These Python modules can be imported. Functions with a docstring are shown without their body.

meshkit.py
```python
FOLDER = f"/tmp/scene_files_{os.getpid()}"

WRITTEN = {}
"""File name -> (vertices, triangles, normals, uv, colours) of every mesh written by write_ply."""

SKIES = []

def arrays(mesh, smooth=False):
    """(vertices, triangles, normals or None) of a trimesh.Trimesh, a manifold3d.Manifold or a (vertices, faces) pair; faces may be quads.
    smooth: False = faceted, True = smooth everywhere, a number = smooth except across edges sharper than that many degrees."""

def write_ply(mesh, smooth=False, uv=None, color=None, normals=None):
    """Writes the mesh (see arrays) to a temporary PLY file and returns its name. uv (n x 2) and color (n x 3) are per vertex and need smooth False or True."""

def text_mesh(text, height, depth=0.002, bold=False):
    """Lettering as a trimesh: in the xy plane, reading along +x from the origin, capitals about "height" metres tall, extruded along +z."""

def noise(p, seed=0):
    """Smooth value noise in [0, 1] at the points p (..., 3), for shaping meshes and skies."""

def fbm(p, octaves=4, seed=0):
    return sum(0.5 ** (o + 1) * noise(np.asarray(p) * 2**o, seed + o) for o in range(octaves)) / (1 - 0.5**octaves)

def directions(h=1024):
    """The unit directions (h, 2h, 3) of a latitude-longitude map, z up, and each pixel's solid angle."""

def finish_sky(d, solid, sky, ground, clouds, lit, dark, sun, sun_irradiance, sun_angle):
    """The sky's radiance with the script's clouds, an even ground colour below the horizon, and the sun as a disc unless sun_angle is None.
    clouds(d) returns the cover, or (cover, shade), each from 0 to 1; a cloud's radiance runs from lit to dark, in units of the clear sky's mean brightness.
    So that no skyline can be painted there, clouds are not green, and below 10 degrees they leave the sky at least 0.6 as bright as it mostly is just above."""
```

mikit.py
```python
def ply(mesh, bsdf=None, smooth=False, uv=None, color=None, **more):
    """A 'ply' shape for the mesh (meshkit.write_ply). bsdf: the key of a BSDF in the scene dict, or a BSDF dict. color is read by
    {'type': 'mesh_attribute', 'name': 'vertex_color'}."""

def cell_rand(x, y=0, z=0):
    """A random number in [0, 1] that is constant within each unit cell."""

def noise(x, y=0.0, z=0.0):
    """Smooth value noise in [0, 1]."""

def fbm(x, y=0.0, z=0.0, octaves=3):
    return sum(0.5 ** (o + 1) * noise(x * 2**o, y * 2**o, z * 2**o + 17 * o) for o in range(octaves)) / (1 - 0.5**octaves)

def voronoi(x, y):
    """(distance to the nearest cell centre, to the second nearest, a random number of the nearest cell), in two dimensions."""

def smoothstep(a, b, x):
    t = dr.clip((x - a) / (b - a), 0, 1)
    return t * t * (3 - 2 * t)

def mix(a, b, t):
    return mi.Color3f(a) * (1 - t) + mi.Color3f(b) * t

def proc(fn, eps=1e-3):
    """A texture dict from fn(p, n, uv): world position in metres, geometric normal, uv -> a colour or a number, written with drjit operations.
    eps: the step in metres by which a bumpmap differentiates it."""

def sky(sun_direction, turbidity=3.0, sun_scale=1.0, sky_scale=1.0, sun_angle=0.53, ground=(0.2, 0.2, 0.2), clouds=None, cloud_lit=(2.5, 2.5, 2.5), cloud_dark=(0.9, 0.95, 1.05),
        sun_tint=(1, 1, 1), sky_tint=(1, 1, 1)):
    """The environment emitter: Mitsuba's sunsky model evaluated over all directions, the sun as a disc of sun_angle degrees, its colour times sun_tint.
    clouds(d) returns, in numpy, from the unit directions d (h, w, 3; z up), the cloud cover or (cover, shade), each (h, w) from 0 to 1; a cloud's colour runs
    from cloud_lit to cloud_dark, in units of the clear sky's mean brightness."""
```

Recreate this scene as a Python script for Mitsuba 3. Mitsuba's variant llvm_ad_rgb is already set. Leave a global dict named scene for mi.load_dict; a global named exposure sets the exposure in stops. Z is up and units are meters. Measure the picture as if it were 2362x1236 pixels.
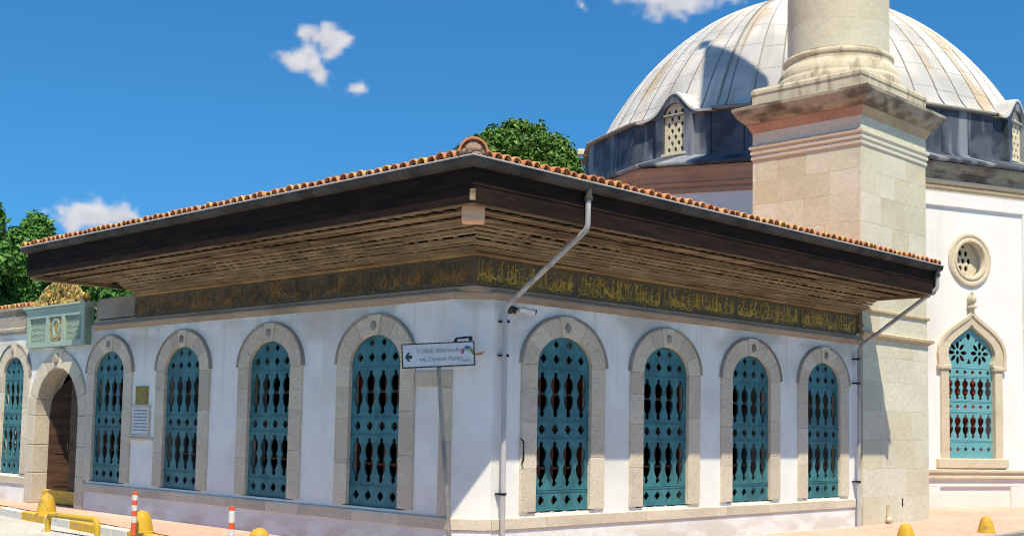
import math, random
import numpy as np, trimesh, drjit as dr, mitsuba as mi, mikit, meshkit
from shapely.geometry import Polygon, LineString, Point
from shapely import affinity, union_all
T4 = mi.ScalarTransform4f
scene, labels = {}, {}
rnd = random.Random(7)

# ------------------------------------------------------------------ camera, sky, exposure
CAM = np.array([-11.6981, -12.2800, 1.7029]); YAW, PITCH, ROLL = 0.778794, 0.078536, 0.019254
FPX, CY = 2821.99, 146.75
_f = np.array([math.cos(PITCH)*math.cos(YAW), math.cos(PITCH)*math.sin(YAW), math.sin(PITCH)])
_r = np.array([math.sin(YAW), -math.cos(YAW), 0.0]); _u = np.cross(_r, _f)
_r, _u = math.cos(ROLL)*_r + math.sin(ROLL)*_u, -math.sin(ROLL)*_r + math.cos(ROLL)*_u
_m = np.eye(4); _m[:3, 0], _m[:3, 1], _m[:3, 2], _m[:3, 3] = -_r, _u, _f, CAM
scene['camera'] = {'type': 'perspective', 'to_world': T4(_m), 'fov': 2*math.degrees(math.atan(1181/FPX)), 'fov_axis': 'x',
                   'principal_point_offset_y': -CY/1236, 'near_clip': 0.1, 'far_clip': 3000.0}
SUN = np.array([-0.3435, -0.50, 1.0])


def cloud_cover(d):
    az = np.degrees(np.arctan2(d[..., 1], d[..., 0])); el = np.degrees(np.arcsin(np.clip(d[..., 2], -1, 1)))
    q = np.stack([az*.8, el, az*0], -1)
    a2 = az+(meshkit.fbm(q*1.7+5, 4, 7)-.5)*1.1; e2 = el+(meshkit.fbm(q*1.7+50, 4, 8)-.5)*.9
    fine = meshkit.fbm(q*3.1+9, 4, 5)-.5
    blobs = [(55.75, 16.75, .66, .5), (55.2, 16.4, .6, .42), (54.75, 16.9, .5, .4), (54.5, 17.75, .65, .45), (53.6, 17.75, .7, .55), (53.1, 17.2, .6, .55), (54.2, 16.3, .6, .66), (53.8, 15.95, .45, .36), (52.0, 15.5, .42, .46), (52.5, 15.25, .4, .2),
             (64.7, 8.75, 1.0, .48), (63.9, 9.1, 1.1, .62), (63.1, 9.2, .9, .56), (62.4, 8.95, .7, .44),
             (37.6, 19.6, 1.6, .72), (36.0, 20.0, 1.5, .85), (39.4, 20.1, 1.2, .5), (34.4, 20.3, 1.2, .8), (41.6, 19.4, .13, .5),
             (78, 24, 2.5, 1.0), (20, 30, 2.6, 1.0), (8, 26, 3, 1.2), (95, 19, 3, .9), (-60, 25, 3, 1.1), (170, 20, 4, 1.2), (-150, 30, 3, 1.2), (120, 27, 3, 1.0)]
    cover = np.zeros(az.shape); shade = np.zeros(az.shape)
    for a, e, ra, re in blobs:
        g = np.exp(-((a2-a)/ra)**2-((e2-e)/re)**2); cover = 1-(1-cover)*(1-g*.9)
        shade = np.maximum(shade, g*np.clip(.35-(e2-e)/re*.5, 0, 1))
    c = np.clip((cover+fine*.6-.29)*1.75, 0, 1); c = c*c*(3-2*c)
    return c*.94, np.clip(shade*.6-fine*.5, 0, 1)


scene['sky'] = mikit.sky(SUN, turbidity=3, clouds=cloud_cover, cloud_lit=(3.0, 2.95, 3.0), cloud_dark=(1.3, 1.45, 1.85), sky_tint=(0.23, 0.66, 0.92), sun_tint=(0.97, 1.0, 0.99), ground=(0.3, 0.28, 0.25))
exposure = 1.9

# ------------------------------------------------------------------ helpers
def key_of(name):
    if name not in scene and name not in labels: return name
    k = 1
    while f'{name}_{k:03d}' in scene or f'{name}_{k:03d}' in labels: k += 1
    return f'{name}_{k:03d}'
_cnt = {}
def numbered(name):
    c = _cnt.get(name, 0); _cnt[name] = c + 1
    return name if c == 0 else f'{name}_{c:03d}'
def thing(name, label, cat, group=None):
    k = numbered(name); labels[k] = {'label': label, 'category': cat}
    if group: labels[k]['group'] = group
    return k
def put(parent, name, shape, M=None, label=None, kind=None):
    """shape: dict from ply; M: 4x4 matrix."""
    k = numbered(f'{parent}__{name}' if parent else name)
    scene[k] = dict(shape) if M is None else {**shape, 'to_world': T4(M)}
    if label or kind:
        labels[k] = {**labels.get(k, {}), **({'label': label} if label else {}), **({'kind': kind} if kind else {})}
    return k
def ply(mesh, mat, smooth=False, **k): return mikit.ply(mesh, mat, smooth, **k)
def cat(ms): return trimesh.util.concatenate(ms)
def tr(x=0, y=0, z=0):
    m = np.eye(4); m[:3, 3] = x, y, z; return m
def rz(deg):
    a = math.radians(deg); m = np.eye(4); m[:2, :2] = [[math.cos(a), -math.sin(a)], [math.sin(a), math.cos(a)]]; return m
def scl(x, y, z): return np.diag([x, y, z, 1.0])
MR = np.eye(4)                                   # right facade: u = +X, d = +Y
ML = np.array([[0, 1, 0, 0], [-1, 0, 0, 0], [0, 0, 1, 0], [0, 0, 0, 1.0]])   # left facade: u = -Y, d = +X
def fixwind(m):
    if m.volume < 0: m.invert()
    return m
def box(u0, u1, d0, d1, z0, z1, b=0.0):
    if b <= 0:
        m = trimesh.creation.box(extents=(u1-u0, d1-d0, z1-z0)); m.apply_translation(((u0+u1)/2, (d0+d1)/2, (z0+z1)/2)); return m
    b = min(b, (u1-u0)*.45, (d1-d0)*.45, (z1-z0)*.45); p = []
    for u in (u0, u1):
        for d in (d0, d1):
            for z in (z0, z1):
                su, sd, sz = (1 if u == u0 else -1)*b, (1 if d == d0 else -1)*b, (1 if z == z0 else -1)*b
                p += [(u, d+sd, z+sz), (u+su, d, z+sz), (u+su, d+sd, z)]
    return trimesh.convex.convex_hull(np.array(p))
def ext(poly, d0, d1):
    gs = getattr(poly, 'geoms', [poly]); out = []
    for g in gs:
        if g.is_empty or g.area < 1e-6: continue
        m = trimesh.creation.extrude_polygon(g, d1-d0, engine='earcut'); v = m.vertices.copy()
        out.append(trimesh.Trimesh(np.c_[v[:, 0], d0+v[:, 2], v[:, 1]], m.faces[:, ::-1], process=False))
    return cat(out)
def inset(P, b):
    P = np.asarray(P, float); a = np.roll(P, 1, 0); c = np.roll(P, -1, 0)
    e1 = P-a; e2 = c-P; e1 /= np.linalg.norm(e1, axis=1, keepdims=True)+1e-12; e2 /= np.linalg.norm(e2, axis=1, keepdims=True)+1e-12
    n1 = np.c_[-e1[:, 1], e1[:, 0]]; n2 = np.c_[-e2[:, 1], e2[:, 0]]; n = n1+n2; n /= np.linalg.norm(n, axis=1, keepdims=True)+1e-12
    return P + n*(b/np.maximum(0.5, (n*n1).sum(1)))[:, None]
def prism(P, d0, d1, b=0.012):
    """bevelled prism of polygon P (u,z), counter-clockwise, front at d0."""
    P = np.asarray(P, float); n = len(P)
    if Polygon(P).exterior.is_ccw is False: P = P[::-1]
    Q = inset(P, b)
    v = np.vstack([np.c_[Q[:, 0], np.full(n, d0), Q[:, 1]], np.c_[P[:, 0], np.full(n, d0+b), P[:, 1]], np.c_[P[:, 0], np.full(n, d1), P[:, 1]]])
    f = []
    for k in range(2):
        for i in range(n):
            j = (i+1) % n; a0, a1, b0, b1 = k*n+i, k*n+j, (k+1)*n+i, (k+1)*n+j
            f += [[a0, b0, b1], [a0, b1, a1]]
    vv, tri = trimesh.creation.triangulate_polygon(Polygon(P), engine='earcut')
    idx = [int(np.argmin(((P-x)**2).sum(1))) for x in vv]
    for t in tri:
        a, b_, c = (idx[i] for i in t); f.append([a, b_, c]); f.append([2*n+c, 2*n+b_, 2*n+a])
    return fixwind(trimesh.Trimesh(v, f, process=False))
def mould(p0, p1, o0, o1, prof):
    """profile (e,z) closed polygon swept from plan point p0 to p1; o0,o1: plan offset per metre of e at either end."""
    n = len(prof); v = []
    for p, o in ((p0, o0), (p1, o1)):
        for e, z in prof: v.append((p[0]+o[0]*e, p[1]+o[1]*e, z))
    f = []
    for i in range(n):
        j = (i+1) % n; f += [[i, j, n+j], [i, n+j, n+i]]
    vv, tri = trimesh.creation.triangulate_polygon(Polygon(prof), engine='earcut')
    P = np.asarray(prof, float); idx = [int(np.argmin(((P-x)**2).sum(1))) for x in vv]
    for t in tri:
        a, b, c = (idx[i] for i in t); f.append([c, b, a]); f.append([n+a, n+b, n+c])
    return fixwind(trimesh.Trimesh(np.array(v, float), f, process=False))
def tube(pts, r, sides=14, cap=True):
    p = np.asarray(pts, float); n = len(p); t = np.gradient(p, axis=0)
    for i in range(1, n-1):
        a = p[i]-p[i-1]; b = p[i+1]-p[i]; t[i] = a/np.linalg.norm(a)+b/np.linalg.norm(b)
    t /= np.linalg.norm(t, axis=1, keepdims=True)
    r = np.broadcast_to(r, (n,)); x = np.cross(t[0], [0.31, 0.2, 0.9]); x /= np.linalg.norm(x); v = []; ang = np.arange(sides)*2*np.pi/sides
    for i in range(n):
        x = x - t[i]*(x@t[i]); x /= np.linalg.norm(x); y = np.cross(t[i], x)
        v.append(p[i] + r[i]*(np.cos(ang)[:, None]*x + np.sin(ang)[:, None]*y))
    v = np.vstack(v); f = []
    for i in range(n-1):
        for j in range(sides):
            a, b = i*sides+j, i*sides+(j+1) % sides; f += [[a, b, b+sides], [a, b+sides, a+sides]]
    if cap:
        v = np.vstack([v, p[0], p[-1]]); k = len(v)
        for j in range(sides):
            f += [[k-2, (j+1) % sides, j], [k-1, (n-1)*sides+j, (n-1)*sides+(j+1) % sides]]
    return trimesh.Trimesh(v, f, process=False)
def bend(pts, rad=0.08, k=5):
    p = [np.array(q, float) for q in pts]; out = [p[0]]
    for a, b, c in zip(p, p[1:], p[2:]):
        u = (a-b)/np.linalg.norm(a-b); w = (c-b)/np.linalg.norm(c-b); s = b+u*rad; e = b+w*rad
        for i in range(k+1):
            t = i/k; out.append((1-t)**2*s + 2*t*(1-t)*b + t*t*e)
    out.append(p[-1]); return np.array(out)
def lathe(prof, sec=40): return trimesh.creation.revolve(np.array(prof, float), sections=sec)

# ------------------------------------------------------------------ materials
def mat(name, fn=None, col=None, rough=0.8, bump=None, bs=0.003, **k):
    b = {'type': 'principled', 'base_color': mikit.proc(fn) if fn else {'type': 'rgb', 'value': list(col)}, 'roughness': rough, 'specular': k.pop('specular', 0.3), **k}
    if bump: b = {'type': 'bumpmap', 'arbitrary': mikit.proc(bump, 0.004), 'scale': bs, 'nested': b}
    scene[name] = {'type': 'twosided', 'nested': b}
N, F, MX, SS = mikit.noise, mikit.fbm, mikit.mix, mikit.smoothstep
def stone_fn(base, dark, spot=0.5, seed=0.0, sc=1.0):
    def fn(p, n, uv):
        a = F(p.x*1.3*sc+seed, p.y*1.3*sc, p.z*1.3*sc, 4); b = F(p.x*14*sc, p.y*14*sc+seed, p.z*14*sc, 3); c = N(p.x*47, p.y*47, p.z*47+seed)
        col = MX(base, dark, SS(0.42, 0.75, a)*0.55); col = col*(0.86+0.28*b)
        return MX(col, mi.Color3f(dark)*0.7, SS(0.70, 0.86, c)*spot*SS(.35, .6, b))
    return fn
def rough_bump(sc=30.0):
    return lambda p, n, uv: F(p.x*sc, p.y*sc, p.z*sc, 3)
def plaster(p, n, uv):
    a = F(p.x*0.7, p.y*0.7, p.z*0.9, 4); b = F(p.x*5, p.y*5, p.z*3, 3); t = p.x-p.y
    col = MX((.785, .81, .80), (.68, .69, .66), SS(.45, .8, a)*.75); col = col*(0.93+0.12*b)
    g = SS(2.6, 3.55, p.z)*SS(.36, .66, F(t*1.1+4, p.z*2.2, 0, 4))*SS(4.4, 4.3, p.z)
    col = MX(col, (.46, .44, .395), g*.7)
    st = SS(.55, .78, F(t*5.5, p.z*.28, 2.0, 4))*SS(.9, 3.5, p.z)
    col = MX(col, (.52, .51, .46), st*.38)
    w = SS(0.55, -0.08, p.z)*SS(.38, .66, F(t*2.3, 9, p.z*5, 3))
    col = MX(col, (.55, .50, .43), w*.6)
    return col
mat('white_plaster', plaster, rough=0.9, bump=lambda p, n, uv: F(p.x*9, p.y*9, p.z*9, 3), bs=0.004)
def mplaster(p, n, uv):
    a = F(p.x*0.5, p.y*0.5, p.z*0.7, 4); s = F(p.x*2.5, p.y*2.5, p.z*.22, 3)
    col = MX((.82, .82, .81), (.72, .71, .68), SS(.5, .8, a)*.5); col = MX(col, (.62, .60, .55), SS(.58, .8, s)*.35)
    return MX(col, (.74, .62, .52), SS(.9, -.1, p.z)*.45)
mat('mosque_plaster', mplaster, rough=0.9)
for i, (b, d) in enumerate([((.60, .54, .425), (.45, .40, .32)), ((.645, .59, .475), (.49, .44, .35)), ((.565, .51, .41), (.42, .375, .30))]):
    mat(f'surround_stone_{i}', stone_fn(b, d, .95, i*3.1), rough=.85, bump=rough_bump(38), bs=.006)
for i, (b, d) in enumerate([((.62, .605, .475), (.53, .505, .385)), ((.60, .57, .43), (.50, .47, .345)), ((.65, .635, .52), (.56, .535, .43)), ((.57, .53, .38), (.48, .44, .31))]):
    mat(f'ashlar_{i}', stone_fn(b, d, .35, i*5.7), rough=.85, bump=rough_bump(26), bs=.005)
def dark_weather(p, n, uv):
    a = F(p.x*2.2, p.y*2.2, p.z*4.5, 4); b = F(p.x*11, p.y*11, p.z*9, 3)
    return MX((.36, .33, .26), (.13, .115, .09), SS(.38, .7, a))*(0.75+.5*b)
mat('weathered_stone', dark_weather, rough=.9, bump=rough_bump(22), bs=.01)
def blk_weather(p, n, uv):
    a = F(p.x*2.6, p.y*2.6, p.z*2.0, 4); s = F(p.x*7, p.y*7, p.z*1.3, 3)
    col = MX((.62, .56, .42), (.27, .235, .16), SS(.5, .78, s)*.75); return MX(col, (.34, .29, .20), SS(.5, .8, a)*.6)
mat('stained_stone', blk_weather, rough=.9, bump=rough_bump(22), bs=.006)
mat('red_shade_stone', stone_fn((.47, .305, .22), (.31, .20, .15), .5, 2.), rough=.9, bump=rough_bump(24), bs=.005)  # redder, darker stone for shaded faces, their shade put into the colour
mat('tan_stone', stone_fn((.50, .41, .27), (.30, .24, .16), .6, 8.), rough=.9, bump=rough_bump(24), bs=.005)
mat('cornice_stone', stone_fn((.36, .30, .235), (.19, .155, .12), .6, 6.), rough=.9, bump=rough_bump(18), bs=.008)
mat('coping_stone', stone_fn((.34, .31, .27), (.13, .115, .10), .8, 1.), rough=.9, bump=rough_bump(18), bs=.01)
mat('mosque_stone', stone_fn((.64, .56, .42), (.48, .41, .30), .4, 4.), rough=.85, bump=rough_bump(24), bs=.004)
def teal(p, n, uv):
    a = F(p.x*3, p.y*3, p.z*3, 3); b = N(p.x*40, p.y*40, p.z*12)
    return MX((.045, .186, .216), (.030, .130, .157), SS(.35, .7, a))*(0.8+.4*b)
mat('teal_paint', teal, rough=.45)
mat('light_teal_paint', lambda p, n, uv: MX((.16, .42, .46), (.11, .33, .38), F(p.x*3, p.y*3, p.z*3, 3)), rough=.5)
mat('red_wood', lambda p, n, uv: MX((.24, .065, .028), (.08, .024, .012), F(p.x*6, p.y*6, p.z*1.2, 3)), rough=.55)
mat('curtain_cloth', lambda p, n, uv: MX((.30, .035, .02), (.05, .01, .01), SS(.45, .6, N(p.x*4, p.y*4, p.z*.7))), rough=.9)
mat('dark_room', col=(.012, .010, .010), rough=.9)  # near-black colour standing in for the shade inside rooms
def wood_fn(a, b, gx=1.0):
    return lambda p, n, uv: MX(a, b, SS(.3, .75, F(p.x*2.2, p.y*2.2, p.z*9, 4)))*(0.8+.4*N(p.x*6+p.y*5, p.y*6, p.z*40))
mat('black_wood', wood_fn((.013, .0082, .0066), (.026, .0145, .011)), rough=.85, specular=.15, bump=lambda p, n, uv: F(p.x*3, p.y*3, p.z*40, 3), bs=.004)
for i, (a, b) in enumerate([((.27, .19, .115), (.155, .105, .062)), ((.32, .235, .145), (.19, .135, .08)), ((.20, .14, .085), (.11, .075, .046))]):
    mat(f'soffit_wood_{i}', wood_fn(a, b), rough=.8)
for i, (a, b) in enumerate([((.27, .20, .115), (.165, .115, .063)), ((.315, .24, .145), (.205, .148, .085))]):
    mat(f'cove_wood_{i}', wood_fn(a, b), rough=.75)
mat('trim_wood', wood_fn((.40, .245, .10), (.27, .155, .06)), rough=.6)
mat('pale_wood', wood_fn((.74, .46, .30), (.64, .39, .25)), rough=.8)
mat('soffit_dark', col=(.010, .007, .005), rough=.9)  # near-black, puts shade into the gaps behind the laths
mat('frieze_board', lambda p, n, uv: MX((.085, .073, .046), (.13, .095, .048), SS(.4, .7, F(p.x*5, p.y*5, p.z*8, 4))), rough=.6)
mat('gold_letter', lambda p, n, uv: MX((.56, .37, .06), (.30, .21, .055), SS(.35, .7, F(p.x*6, p.y*6, p.z*6, 3))), rough=.45, metallic=.15)
mat('dull_gold_letter', lambda p, n, uv: MX((.28, .145, .04), (.10, .07, .034), SS(.35, .65, F(p.x*4, p.y*4, p.z*4, 3))), rough=.5)
mat('gilding', lambda p, n, uv: MX((.62, .44, .15), (.34, .22, .07), SS(.4, .7, F(p.x*14, p.y*14, p.z*14, 3))), rough=.4, metallic=.35)
mat('brass', lambda p, n, uv: MX((.32, .235, .035), (.22, .16, .03), F(p.x*9, p.y*9, p.z*9, 2)), rough=.35, metallic=.5)
def galv(p, n, uv): return MX((.082, .077, .071), (.04, .037, .034), SS(.35, .7, F(p.x*3, p.y*3, p.z*2.2, 4)))
mat('zinc', galv, rough=.7, specular=.2)
mat('pale_zinc', col=(.42, .42, .42), rough=.5)
mat('grey_paint', lambda p, n, uv: MX((.46, .465, .47), (.28, .28, .285), SS(.4, .72, F(p.x*6, p.y*6, p.z*1.6, 4))), rough=.5)
mat('post_paint', lambda p, n, uv: MX((.20, .205, .20), (.34, .33, .28), SS(.45, .65, F(p.x*6, p.y*6, p.z*3, 3))), rough=.55)
for i, (a, b) in enumerate([((.68, .29, .125), (.52, .20, .085)), ((.74, .38, .18), (.56, .26, .11)), ((.56, .22, .10), (.42, .15, .07)), ((.74, .44, .14), (.58, .30, .09))]):
    mat(f'roof_tile_{i}', stone_fn(a, b, .5, i*2.), rough=.85)
mat('mortar', stone_fn((.40, .27, .20), (.24, .16, .12), .6), rough=.95, bump=rough_bump(30), bs=.01)
DC = (22.19, 8.21)
def lead_dome(p, n, uv):
    th = dr.atan2(p.y-DC[1], p.x-DC[0]); s = F(th*13, p.z*.5, 3.0, 2); r = F(p.x*.9, p.y*.9, p.z*.9, 2); q = F(p.x*1.4, p.y*1.4, p.z*1.4, 2)
    col = MX((.60, .60, .58), (.47, .48, .48), SS(.35, .7, r)); col = MX(col, (.50, .40, .27), SS(.56, .76, s)*.8); col = MX(col, (.40, .40, .39), SS(.55, .75, F(th*19+7, p.z*.4, 9.0, 2))*.45)
    return col*(0.87+.25*q)
mat('dome_lead', lead_dome, rough=.95, specular=.04)
mat('dome_seam', lambda p, n, uv: MX((.36, .36, .35), (.25, .23, .20), F(p.x*2, p.y*2, p.z*2, 2)), rough=.95, specular=.04)
def lead_drum(p, n, uv):
    th = dr.atan2(p.y-DC[1], p.x-DC[0]); s = F(th*15, p.z*.35, 1.0, 3); b = F(p.x*2, p.y*2, p.z*2, 3)
    return MX(MX((.10, .118, .15), (.045, .056, .078), SS(.35, .65, b)), (.34, .375, .42), SS(.52, .72, s)*.7)
mat('drum_lead', lead_drum, rough=.55, metallic=.1, bump=lambda p, n, uv: F(p.x*3, p.y*3, p.z*3, 3), bs=.02)
mat('drum_seam', col=(.05, .055, .065), rough=.7)
mat('pierced_stone', stone_fn((.70, .64, .46), (.58, .52, .38), .3), rough=.85)
def pavers(p, n, uv):
    # small interlocked concrete pavers, pinkish
    gx, gy = p.x/.2, p.y/.1; row = dr.floor(gy); gx = gx + .5*(row-2*dr.floor(row/2))
    fx, fy = gx-dr.floor(gx), gy-dr.floor(gy); j = dr.minimum(dr.minimum(fx, 1-fx)*2, dr.minimum(fy, 1-fy)); c = mikit.cell_rand(gx, gy, 4)
    col = MX((.44, .245, .19), (.52, .315, .25), c); col = MX(col, (.50, .38, .31), SS(.4, .7, F(p.x*.9, p.y*.9, 0, 4))*.5)
    return MX((.36, .28, .23), col, SS(.02, .1, j))
mat('pink_pavers', pavers, rough=.9)
mat('asphalt', lambda p, n, uv: MX((.41, .405, .385), (.30, .30, .285), F(p.x*.8, p.y*.8, 0, 4))*(.8+.4*N(p.x*60, p.y*60)), rough=.95)
mat('dark_asphalt', lambda p, n, uv: MX((.085, .085, .08), (.055, .055, .055), F(p.x*.8, p.y*.8, 0, 4))*(.7+.6*N(p.x*60, p.y*60)), rough=.95)
mat('soil', lambda p, n, uv: MX((.12, .13, .06), (.2, .17, .1), F(p.x*.3, p.y*.3, 0, 4)), rough=.95)
def wornpaint(a, b): return lambda p, n, uv: MX(a, b, SS(.55, .75, F(p.x*7, p.y*7, p.z*7, 4)))
mat('yellow_paint', wornpaint((.60, .385, .035), (.36, .26, .10)), rough=.5)
mat('kerb_yellow', wornpaint((.60, .37, .045), (.50, .36, .14)), rough=.7)
mat('kerb_white', wornpaint((.62, .60, .55), (.45, .42, .37)), rough=.8)
mat('orange_plastic', lambda p, n, uv: MX((.75, .13, .035), (.62, .10, .05), F(p.x*9, p.y*9, p.z*9, 2)), rough=.45)
mat('reflective_white', col=(.68, .68, .67), rough=.3)
mat('sign_white', lambda p, n, uv: MX((.66, .70, .72), (.56, .60, .62), F(p.x*5, p.y*5, p.z*5, 3)), rough=.35)
mat('sign_ink', col=(.035, .045, .06), rough=.5)
mat('sign_grey_ink', col=(.16, .19, .23), rough=.5)
mat('black_metal', col=(.012, .013, .015), rough=.4)
mat('red_ink', col=(.45, .10, .10), rough=.5); mat('blue_ink', col=(.03, .13, .25), rough=.5); mat('green_ink', col=(.20, .24, .05), rough=.5)
mat('orange_ink', col=(.55, .22, .04), rough=.5)
mat('board_green', lambda p, n, uv: MX((.28, .37, .27), (.20, .28, .22), F(p.x*4, p.y*4, p.z*4, 3)), rough=.55)
mat('board_frame', lambda p, n, uv: MX((.38, .49, .42), (.30, .40, .35), F(p.x*4, p.y*4, p.z*4, 3)), rough=.5)
mat('door_wood', wood_fn((.095, .048, .024), (.045, .022, .012)), rough=.55)
mat('threshold_wood', wood_fn((.75, .46, .05), (.6, .34, .04)), rough=.5)
mat('white_plastic', col=(.72, .72, .70), rough=.4)
mat('bark', stone_fn((.13, .095, .06), (.06, .045, .03), .6), rough=.95)
for nm in ('leaf_green', 'conifer_green', 'vine_green'):
    scene[nm] = {'type': 'twosided', 'nested': {'type': 'principled', 'base_color': {'type': 'mesh_attribute', 'name': 'vertex_color'}, 'roughness': .5, 'specular': .35}}

# ------------------------------------------------------------------ ground
def sheet(poly, z, matn, key, label=None):
    vv, tri = trimesh.creation.triangulate_polygon(poly, engine='earcut')
    m = trimesh.Trimesh(np.c_[vv, np.full(len(vv), z)], tri, process=False)
    if m.face_normals[0][2] < 0: m.invert()
    scene[key] = ply(m, matn); labels[key] = {'kind': 'structure', **({'label': label} if label else {})}
sheet(Polygon([(-1500, -1500), (1500, -1500), (1500, 1500), (-1500, 1500)]), -0.30, 'soil', 'ground')
# the kerb runs a little askew to the left wall, then turns along the right facade
KL0, KL1 = np.array([-2.55, -0.6]), np.array([-0.55, 17.5])           # left kerb line (outer edge)
KC = np.array([-2.2, -2.75]); KR1 = np.array([40.0, -2.45])
sheet(Polygon([(-60, -60), (60, -60), (60, -3.2), (-3.2, -3.2), (-3.2, 60), (-60, 60)]).union(Polygon([(-4, -4), (60, -4), (60, 1), (-1, 1), (-1, 60), (-4, 60)])), -0.25, 'asphalt', 'road', 'pale sunlit asphalt road in front of the kerb')
sheet(Polygon([(-2.2, -2.55), (45, -2.3), (45, 40), (-0.3, 40), (-0.45, 17.5)]), -0.10, 'pink_pavers', 'pavement', 'pink block pavement along the building')
sheet(Polygon([(11.2, -2.62), (45, -2.48), (45, -6.5), (11.2, -6.5)]), -0.246, 'dark_asphalt', 'road_patch', 'darker patch of asphalt in front of the right kerb')
def kerb_run(a, b, step, mats, nmax):
    a, b = np.array(a), np.array(b); L = np.linalg.norm(b-a); t = (b-a)/L; n = np.array([t[1], -t[0]])
    ang = math.degrees(math.atan2(t[1], t[0]))
    for i in range(min(nmax, int(L/step))):
        m = box(0.006, step-0.006, -0.07, 0.11, -0.29, -0.094+rnd.uniform(-.004, .004), .02)
        M = tr(*(a+t*step*i), 0) @ rz(ang)
        put('pavement', 'kerb_stone', ply(m, mats(i)), M)
kerb_run((-2.22, -1.6), (-0.62, 17.5), .62, lambda i: 'kerb_yellow' if ((i+1)//2) % 2 == 0 else 'kerb_white', 40)
kerb_run((3.0, -2.60), (32, -2.44), .8, lambda i: 'coping_stone', 36)

# ------------------------------------------------------------------ window grilles (shared)
ZB = 0.5
GD = 0.025
def arc_pts(a, b, z0, n=24, lo=0.0, hi=math.pi): return [(a*math.cos(t), z0+b*math.sin(t)) for t in np.linspace(lo, hi, n)]
def quatrefoil(u, z, s=.062): return union_all([Point(u+dx*s*.5, z+dz*s*.5).buffer(s*.52, 5) for dx, dz in ((1, 0), (-1, 0), (0, 1), (0, -1))] + [Point(u, z).buffer(s*.6, 4)])
PROF = [(0, .0), (.015, .022), (.05, .034), (.09, .026), (.115, .04), (.16, .066), (.22, .086), (.30, .092), (.38, .078), (.45, .055), (.49, .05), (.515, .07), (.56, .086), (.64, .092), (.72, .080), (.79, .056), (.85, .032), (.875, .030), (.90, .04), (.94, .042), (.98, .024), (1, 0)]
def slot(u, z0, z1, w=1.0):
    L = [(u-h*w, z1-t*(z1-z0)) for t, h in PROF]; R = [(u+h*w, z1-t*(z1-z0)) for t, h in PROF[::-1]]
    return Polygon(L+R[1:-1])
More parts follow.
